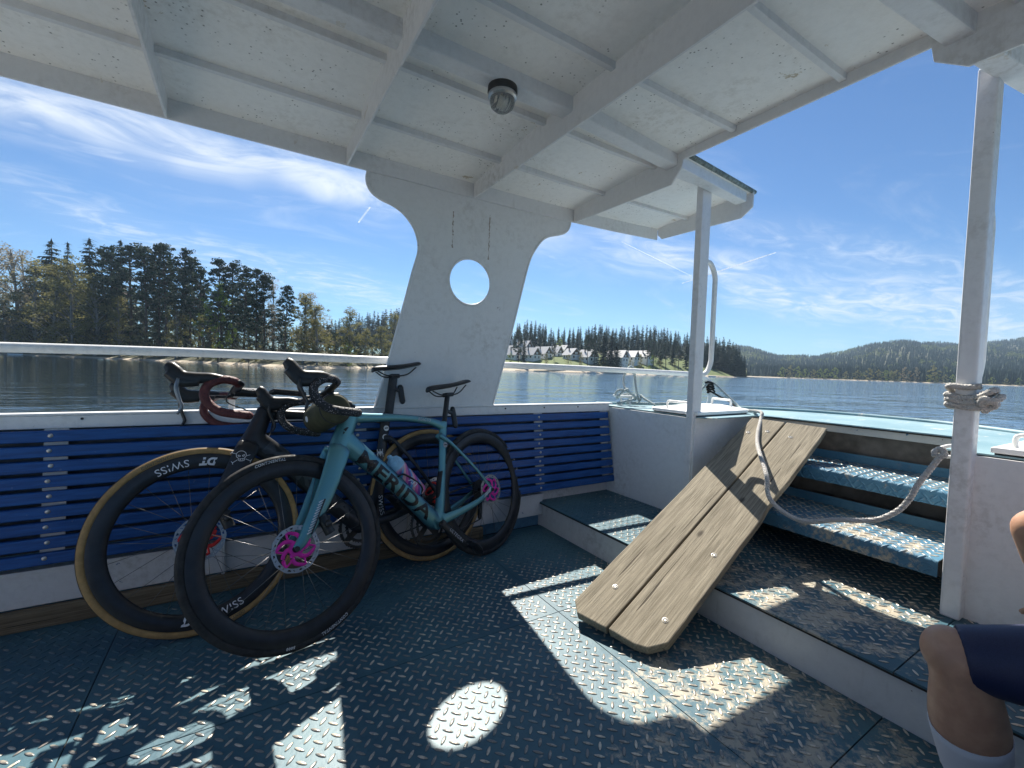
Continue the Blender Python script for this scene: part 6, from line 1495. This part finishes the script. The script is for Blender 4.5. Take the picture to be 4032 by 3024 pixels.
# skull and crossbones sticker on the dark fork crown
m = MB(); o_ = ST2 @ P3(0.138, .618, .0555); exv, ezv = (ST2.to_3x3() @ Vector((1, 0, 0))), Vector((0, 0, 1))
sk = [[(-.016, .004), (-.015, .016), (-.006, .024), (.006, .024), (.015, .016), (.016, .004), (.010, -.004), (.009, -.012), (0, -.014), (-.009, -.012), (-.010, -.004), (-.016, .004)],
      [(-.011, .010), (-.003, .006), (-.008, .003), (-.011, .010)], [(.011, .010), (.003, .006), (.008, .003), (.011, .010)], [(-.008, -.006), (.008, -.006)], [(-.004, -.004), (-.004, -.011)], [(.004, -.004), (.004, -.011)],
      [(-.030, -.018), (-.013, -.008)], [(.030, -.018), (.013, -.008)], [(-.030, .022), (-.017, .016)], [(.030, .006), (.018, .004)], [(-.034, -.012), (-.030, -.018), (-.030, -.024)], [(.034, -.012), (.030, -.018), (.028, -.024)], [(-.034, .018), (-.030, .022), (-.026, .027)]]
emblem(m, sk, o_, exv, ezv, .0011, 5); lay_on(m, fk2, .0004, 0).build('skull_sticker', M['whitedecal'], fk2)
m = MB(); o_ = P3(0.728, .575, .0185); sp_ = [[(0, .020), (0, .006)], [(0, .006), (-.004, 0), (0, -.012), (.004, 0), (0, .006)]] + [[(0, .004+.002*k), (s*.010, .010-.004*k), (s*.013, .020-.013*k)] for s in (-1, 1) for k in range(4)]
emblem(m, sp_, o_, Vector((1, 0, 0)), Vector((0, 0, 1)), .0014, 5); m.ball(o_ + Vector((0, -.0005, .003)), .005, 5, sc=(1, .3, 1.4)); lay_on(m, fr2, .0006, 0).build('spider_sticker', M['whitedecal'], fr2)
for fr, c_, mt in ((fr1, (0.790, .615, .018), M['greytext']), (fr2, (0.768, .695, .018), M['whitedecal']), (fr2, (0.758, .652, .018), M['whitedecal'])):
    m = MB(); m.lathe([(0, -.001), (.013, -.001), (.014, .001)], P3(*c_), axis='Y', n=20); m.build('round_sticker', mt, fr)
    m = MB(); m.box((c_[0]-.009, -c_[2]-.0016, c_[1]-.002), (c_[0]+.009, -c_[2]-.0010, c_[1]+.003)); m.build('round_sticker', M['blackdecal'], fr)
m = MB()
for k in range(12):                               # striped guard above the front disc
    f = k/11; c_ = P3(0.030 + .055*f, .385 + .100*f, .0635); c_ = c_ + Vector((.018, 0, -.004)); m.bar(c_ - Vector((.010, 0, .003)), c_ + Vector((.010, 0, .003)), .0015, .0042)
turn1 = m; turn1.v = [tuple(ST1 @ Vector(p)) for p in turn1.v]; m.build('striped_decal', M['whitedecal'], fk1)
m = MB(); m.bar(P3(0.040, .378, .0605) + Vector((.012, 0, -.004)), P3(0.103, .490, .0605) + Vector((.012, 0, -.004)), .002, .027, up=(0, 1, 0)); m.v = [tuple(ST1 @ Vector(p)) for p in m.v]; m.build('striped_decal', M['blackdecal'], fk1)
m = MB()
for k in range(6):
    c_ = P3(0.975 + .009*k, .322 + .004*k, .0725); m.bar(c_ - Vector((.004, 0, .011)), c_ + Vector((.004, 0, .011)), .0015, .0036)
m.build('striped_decal', M['whitedecal'], fr1)
vs, fs = lettering('VISION', 0.017, 0.0004, 0.25, 1.0); m = MB(); flat_on(m, vs, fs, ST2 @ P3(0.185, .896, .0215), Vector((.98, 0, -.12)), Vector((.1, .55, .8))); m.build('stem_lettering', M['greytext'], st2)
m = MB(); m.add([P3(0.232, .745, .0275), P3(0.240, .735, .0275), P3(0.256, .752, .0275), P3(0.246, .752, .0275)], [(0, 1, 2, 3)]); m.add([P3(0.226, .725, .0275), P3(0.236, .730, .0275), P3(0.232, .738, .0275)], [(0, 1, 2)]); lay_on(m, fr1).build('head_badge', M['blackdecal'], fr1)
m = MB(); vs, fs = lettering('REACTO', 0.020, 0.0003, 0.25, 1.05); flat_on(m, vs, fs, P3(0.672, .752, .0195), Vector((.975, 0, -.17)), Vector((.17, 0, .975))); m.build('frame_lettering', M['greytext'], fr1)
# bottle in the cage of the teal bicycle
W1 = b1.matrix_world; c0, c1 = W1 @ P3(0.458, .602), W1 @ P3(0.606, .415); d_ = (c1 - c0).normalized()
bt = tag(empty('water_bottle', c0), 'blue and pink drinking bottle in the cage of the teal bicycle', 'bottle')
yv = (W1.to_3x3() @ Vector((0, -1, 0))); xv = yv.cross(-d_).normalized(); yv = (-d_).cross(xv).normalized()
bt.matrix_world = Matrix(((xv.x, yv.x, -d_.x, c0.x), (xv.y, yv.y, -d_.y, c0.y), (xv.z, yv.z, -d_.z, c0.z), (0, 0, 0, 1)))
nb = NT('bottle_print'); g = nb.coord('Object'); pz = nb.xyz(g); st_ = nb.math('ADD', nb.math('MULTIPLY', pz[2], 14.0), nb.math('MULTIPLY', pz[0], 18.0)); st_ = nb.math('FRACT', st_)
col_ = nb.mix(nb.ramp(st_, 0.20, 0.24), (0.10, 0.35, 0.62), (0.20, 0.05, 0.30)); col_ = nb.mix(nb.ramp(st_, 0.45, 0.49), col_, (0.62, 0.12, 0.35)); col_ = nb.mix(nb.ramp(st_, 0.74, 0.78), col_, (0.75, 0.42, 0.42))
nb.set(Base_Color=nb.mix(nb.ramp(pz[2], -0.085, -0.055), col_, (0.70, 0.50, 0.55)), Roughness=0.35)
m = MB(); m.lathe([(0.0, -.235), (.032, -.235), (.0355, -.228), (.0360, -.115), (.0330, -.105), (.0330, -.092), (.0360, -.080), (.0355, -.060)], n=32); m.build('body', nb.m, bt, smooth=0.9)
m = MB(); m.lathe([(.0365, -.062), (.0365, -.040), (.030, -.022), (.016, -.012), (.012, -.010), (.011, .002), (.009, .006), (0, .006)], n=32); m.build('cap', simple('pale_blue_cap', (0.30, 0.55, 0.72), 0.4), bt, smooth=0.9)
vs, fs = lettering('NUVO', 0.034, 0.001, 0.0, 1.0); m = MB(); R_b = 0.0366
# lettering bent round the body, reading along the bottle axis
m.add([(R_b*math.sin((y)/R_b + 0.25), R_b*math.cos((y)/R_b + 0.25), -.155 - x) for x, y, *_ in lettering('NU', 0.034, 0.001)[0]], lettering('NU', 0.034, 0.001)[1]); m.build('lettering', M['whitedecal'], bt)
# olive bar bag slung under the bar of the teal bicycle
def bar_pt(u_, v_, w_): return W1 @ (ST1 @ P3(u_, v_, w_))
bc = bar_pt(0.190, .818, 0.0); ax_ = (bar_pt(0.19, .818, 1) - bc).normalized()
bag = tag(empty('handlebar_bag', bc), 'olive green roll bag hanging under the dotted handlebar', 'bag')
zv = Vector((0, 0, 1)); zv = (zv - ax_*zv.dot(ax_)).normalized(); xv = zv.cross(ax_); bag.matrix_world = Matrix(((xv.x, ax_.x, zv.x, bc.x), (xv.y, ax_.y, zv.y, bc.y), (xv.z, ax_.z, zv.z, bc.z), (0, 0, 0, 1)))
nbag = NT('olive_fabric'); g = nbag.coord('Object'); wv = nbag.noise(g, 700, 2); cr_ = nbag.noise(g, 22, 5)
nbag.set(Base_Color=nbag.mix(nbag.ramp(cr_, 0.3, 0.7), (0.045, 0.045, 0.020), (0.075, 0.073, 0.036)), Roughness=0.75); nbag.bump(nbag.math('ADD', wv, nbag.math('MULTIPLY', cr_, 2)), 0.35, 0.004)
m = MB(); m.lathe([(0, -.112), (.040, -.111), (.054, -.106), (.060, -.094), (.061, -.04), (.0605, .04), (.060, .094), (.056, .105), (.048, .109), (0, .109)], axis='Y', n=36); m.build('body', nbag.m, bag, smooth=0.8)
for y_ in (.097, -.098):
    m = MB(); m.loft([(0.0595*math.cos(2*math.pi*i/40), y_, 0.0595*math.sin(2*math.pi*i/40)) for i in range(40)], .0028, n=6, closed=True); m.build('piping', M['black'], bag, smooth=True)
for y_ in (.055, -.055):
    m = MB(); m.loft(spline([(0, y_, .060), (.012, y_, .085), (.0, y_, .098), (-.012, y_, .085), (0, y_, .060)], 5), .002, .008, n=8, up=(0, 1, 0)); m.build('strap', M['black'], bag, smooth=True)
m = MB(); m.lathe([(0, -.0625), (.012, -.0625), (.0125, -.061)], (0, 0, 0), axis='Z', n=16); lab = m; lab.v = [(-abs(z)*1.0 if False else x, y-.055, z) for x, y, z in lab.v]
Rm = Matrix.Rotation(math.radians(-98), 4, 'Y'); lab.v = [tuple(Rm @ Vector((x, y, -z))) for x, y, z in lab.v]; lab.build('badge', M['whitedecal'], bag)
# cockpit gadgets of the teal bicycle
m = MB(); m.hexa([(0.010, .020, .925), (0.130, .020, .905), (0.130, .056, .905), (0.010, .056, .925), (0.010, .020, .940), (0.130, .020, .920), (0.130, .056, .920), (0.010, .056, .940)]); m.loft([(0.12, .035, .900), (0.188, .03, .900)], .007, n=8); m.ball((0.018, .038, .930), .017, 6, sc=(1.2, 1.1, .7)); m.v = [tuple(ST1 @ Vector(p)) for p in m.v]; m.build('bike_computer', M['black'], b1, bevel=0.003)
m = MB(); m.box((0.215, .035, .835), (0.275, .095, .915)); m.v = [tuple(ST1 @ Vector(p)) for p in m.v]; m.build('stem_pouch', M['black'], b1, bevel=0.012, seg=3)
m = MB(); m.box((0.03, .02, .872), (0.10, .058, .884)); m.loft([(0.09, .04, .876), (0.13, .03, .886)], .006, n=8); m.box((0.015, -.02, .86), (0.06, .012, .876)); m.v = [tuple(ST2 @ Vector(p)) for p in m.v]; m.build('bike_computer', M['black'], b2, bevel=0.003)
# ------------------------------------------------------------------ the sitting person
SKIN = NT('skin'); g = SKIN.coord('Object'); SKIN.set(Base_Color=SKIN.mix(SKIN.ramp(SKIN.noise(g, 30, 5), 0.35, 0.7), (0.46, 0.25, 0.16), (0.54, 0.31, 0.20)), Roughness=0.5)
SKIN.b.inputs['Subsurface Weight'].default_value = 0.12; SKIN.b.inputs['Subsurface Radius'].default_value = (0.01, 0.004, 0.002); SKIN.bump(SKIN.noise(g, 180, 4), 0.15, 0.002)
NAVY = NT('navy_lycra'); g = NAVY.coord('Object'); NAVY.set(Base_Color=NAVY.mix(NAVY.ramp(NAVY.noise(g, 500, 2), .3, .7), (0.010, 0.014, 0.050), (0.016, 0.022, 0.070)), Roughness=0.55); NAVY.bump(NAVY.noise(g, 600, 2), 0.2, 0.001)
WHITES = NT('white_sock_knit'); g = WHITES.coord('Object'); WHITES.set(Base_Color=(0.72, 0.72, 0.76, 1), Roughness=0.85); WHITES.bump(WHITES.wave(g, 130, 0.3, 1, 'SIN', 'Z'), 0.5, 0.002)
JERSEY = simple('pale_jersey', (0.62, 0.62, 0.64), 0.8, scale=60)
HAIR = simple('brown_hair', (0.06, 0.035, 0.02), 0.7, var=0.4, scale=80)
per = tag(empty('person', (1.40, -0.10, 0.0)), 'person sitting at the right edge in navy cycling shorts and white socks', 'person')
def pobj(name, mb, mat, parent=None, **k):
    o = mb.build(name, mat, None, **k); o.parent = parent or per; o.matrix_parent_inverse = Matrix.Translation(-Vector(per.location)) if parent is None else parent.matrix_parent_inverse.copy() if False else Matrix.Translation(-Vector(per.location)); return o
KN = Vector((1.2455, 0.2558, 0.450)); HIPL = Vector((1.44, -0.19, 0.545)); AN = Vector((1.360, 0.221, 0.085)); CALF = Vector((1.286, 0.2405, 0.310))
HIPR = Vector((1.64, -0.22, 0.545)); KNR = Vector((1.88, 0.03, 0.50)); ANR = Vector((1.96, 0.02, 0.285))
PEL = Vector((1.53, -0.20, 0.57)); CH = Vector((1.52, -0.17, 0.92)); NK = Vector((1.50, -0.13, 1.09)); HD = Vector((1.49, -0.09, 1.24))
body = MB()
def limb(m, pts, rs, n=18, k=6, up=None):
    P = spline(pts, k); m.loft(P, lerp_list([r[0] if isinstance(r, tuple) else r for r in rs], len(P)), lerp_list([r[1] if isinstance(r, tuple) else r for r in rs], len(P)), n=n, up=up)
    m.ball(P[0], (rs[0][0] if isinstance(rs[0], tuple) else rs[0])*.97, 8); m.ball(P[-1], (rs[-1][0] if isinstance(rs[-1], tuple) else rs[-1])*.97, 8)
# torso, neck, head
limb(body, [PEL + Vector((0, 0, -.05)), PEL + Vector((0, .0, .10)), CH + Vector((0, 0, -.08)), CH, NK + Vector((0, -.01, -.05))], [(0.12, 0.15), (0.105, 0.145), (0.115, 0.16), (0.11, 0.175), (0.06, 0.09)], n=24, up=(0, 1, 0))
limb(body, [NK + Vector((0, 0, -.06)), NK, HD + Vector((0, -.01, -.06))], [0.062, 0.057, 0.06])
body.ball(HD, 0.10, 14, sc=(0.78, 0.98, 1.12)); body.ball(HD + Vector((0, .035, -.055)), 0.062, 10, sc=(.85, 1, .9))
body.loft([HD + Vector((0, .09, .02)), HD + Vector((0, .112, -.018)), HD + Vector((0, .10, -.03))], [.010, .015, .012], n=10)
for s in (-1, 1): body.ball(HD + Vector((s*.078, -.005, -.01)), .024, 6, sc=(.4, .8, 1.2))
for s in (-1, 1): body.loft([HD + Vector((s*.008, .094, -.058)), HD + Vector((s*.024, .086, -.056))], .0055, n=6)
# legs
LEGR = [0.053, 0.053, 0.063, 0.053, 0.037, 0.037]
def legpath(k, c, a): return [k + Vector((0, -.006, .0)), k.lerp(a, .16) + Vector((-.004, -.006, 0)), c, k.lerp(a, .70), a + Vector((0, 0, .03)), a]
def leg(h, k, c, a, foot):
    limb(body, [h, h.lerp(k, .35) + Vector((0, 0, .008)), h.lerp(k, .72), k + (h-k).normalized()*.03], [0.088, 0.083, 0.068, 0.056])
    d = (a - k)
    limb(body, legpath(k, c, a), LEGR)
    body.ball(k + Vector((-.006, .014, .006)), 0.046, 10, sc=(1, .9, 1.05))
    limb(body, [a + Vector((0, -.02, -.05)), a.lerp(foot, .5) + Vector((0, 0, -.03)), foot], [0.036, 0.036, 0.028])
leg(HIPL, KN, CALF, AN, Vector((1.215, 0.262, 0.040)))
leg(HIPR, KNR, KNR.lerp(ANR, .42) + Vector((.01, -.02, 0)), ANR, Vector((1.97, 0.17, 0.215)))
# arms with hands resting on the thighs
def arm(sh, el, wr_, hd):
    limb(body, [sh, sh.lerp(el, .5), el], [0.055, 0.046, 0.040])
    limb(body, [el, el.lerp(wr_, .35), wr_], [0.040, 0.041, 0.027])
    d = (hd - wr_).normalized(); side = d.cross(Vector((0, 0, 1))).normalized(); up = side.cross(d)
    limb(body, [wr_, wr_ + d*.045, wr_ + d*.085], [(0.018, .028), (0.0165, .038), (0.013, .040)], up=tuple(up))
    for q, (o_, L_) in enumerate(((-.030, .062), (-.010, .074), (.010, .070), (.029, .054))):
        b = wr_ + d*.085 + side*o_; limb(body, [b - d*.02, b + d*L_*.4 + up*.004, b + d*L_*.75 - up*.006, b + d*L_ - up*.018], [.0098, .0092, .0085, .0075], n=10, k=4)
    b = wr_ + d*.03 - side*.03; limb(body, [b, b - side*.025 + d*.025 - up*.006, b - side*.034 + d*.055 - up*.014], [.013, .0108, .009], n=10, k=4)
EL = at(4068, 2080, 1.05); WR = at(4215, 2440, 1.06)
arm(Vector((1.36, -.16, 1.01)), EL, WR, WR + Vector((.10, .03, -.03)))
arm(Vector((1.69, -.16, 1.01)), Vector((1.78, -.02, 0.76)), Vector((1.82, 0.00, 0.64)), Vector((1.88, 0.06, 0.60)))
bd = pobj('body', body, SKIN.m, remesh=0.0055, smooth_it=6)
# clothing
sh = MB()
for h, k in ((HIPL, KN), (HIPR, KNR)):
    e = h.lerp(k, 0.985)
    P = spline([h + (h-k).normalized()*.02, h.lerp(k, .35) + Vector((0, 0, .008)), h.lerp(k, .72), e], 6)
    sh.loft(P, lerp_list([0.098, 0.0925, 0.0775, 0.0580], len(P)), n=28)
sh.loft(spline([PEL + Vector((0, 0, -.065)), PEL + Vector((0, 0, .10)), PEL + Vector((0, 0, .16))], 5), lerp_list([.115, .115, .112], 11), lerp_list([.165, .155, .152], 11), n=26, up=(0, 1, 0))
so = pobj('shorts', sh, NAVY.m, remesh=0.0055, smooth_it=4)
je = MB(); je.loft(spline([PEL + Vector((0, 0, .10)), CH + Vector((0, 0, -.08)), CH, NK + Vector((0, -.01, -.045))], 6), lerp_list([.118, .125, .12, .072], 19), lerp_list([.158, .17, .187, .10], 19), n=28, up=(0, 1, 0))
for a, b in ((Vector((1.36, -.16, 1.01)), EL), (Vector((1.69, -.16, 1.01)), Vector((1.78, -.02, 0.76)))): je.loft([a, a.lerp(b, .55)], [.063, .056], n=18); je.ball(a, .062, 8)
pobj('jersey', je, JERSEY, remesh=0.007, smooth_it=4)
for k, c, a, foot in ((KN, CALF, AN, Vector((1.215, 0.262, 0.040))), (KNR, KNR.lerp(ANR, .42), ANR, Vector((1.97, 0.17, 0.215)))):
    PP = spline(legpath(k, c, a), 6); RR = lerp_list(LEGR, len(PP)); i0 = 13 if k is KN else 14
    m = MB(); m.loft(PP[i0:] + [a + Vector((0, -.008, -.03))], [r + 0.0022 for r in RR[i0:]] + [.042], n=28, caps=False)
    sock = pobj('sock', m, WHITES.m, smooth=True); sm_ = sock.modifiers.new('thick', 'SOLIDIFY'); sm_.thickness = 0.002
    m = MB(); limb(m, [a + Vector((0, -.035, -.065)), a.lerp(foot, .45) + Vector((0, 0, -.045)), foot + Vector((0, .02, -.02))], [(.040, .042), (.040, .044), (.028, .036)], up=(0, 0, 1)); m.box((a.x-.04, a.y-.07, a.z-.112), (a.x+.035, foot.y+.04, a.z-.096))
    pobj('shoe', m, simple('white_shoe', (0.6, 0.6, 0.6), 0.5), remesh=0.005, smooth_it=3)
    if k is KN:
        vs, fs = lettering('S', 0.060, 0.004); nrm = Vector((-.72, .62, .12)).normalized(); ey_ = (k - a).normalized(); exd = ey_.cross(nrm).normalized(); cpos = k.lerp(a, .735)
        m = MB(); pts = []
        for x, y, *_ in vs:
            an_ = x/0.053; pts.append(cpos + ey_*y + (nrm*math.cos(an_) + exd*math.sin(an_))*(0.0535))
        m.add(pts, fs); pobj('sock_lettering', m, NAVY.m, sock)
m = MB(); m.ball(HD + Vector((0, -.022, .018)), 0.104, 14, sc=(0.82, .98, 1.08)); hair = pobj('hair', m, HAIR, smooth=True)
for s in (-1, 1):
    m = MB(); m.ball(HD + Vector((s*.030, .086, .008)), .011, 8); pobj('eye', m, simple('eye_white', (0.6, 0.6, 0.6), 0.2), smooth=True)
# slogan on the shorts, small grey capitals across the thigh
ax_ = (HIPL - KN).normalized(); nup = Vector((-.52, .10, .85)); nup = (nup - ax_*nup.dot(ax_)).normalized(); tang = ax_.cross(nup).normalized()
m = MB()
for row, (txt, off) in enumerate((('INBIKE', 0.145), ('ON THE', 0.118), ('WAY.', 0.092))):
    vs, fs = lettering(txt, 0.021, 0.0004, 0, 1.05); c_ = KN + ax_*off; pts = []; rr = 0.0775 + 0.030*off
    for x, y, *_ in vs:
        an_ = (x - 0.005)/rr; pts.append(c_ + ax_*y*1.0 + (nup*math.cos(an_) - tang*math.sin(an_))*(rr + .0035))
    m.add(pts, fs)
pobj('slogan', m, simple('grey_slogan', (0.22, 0.23, 0.27), 0.6), so)
print('SCENE BUILT', len(bpy.data.objects))
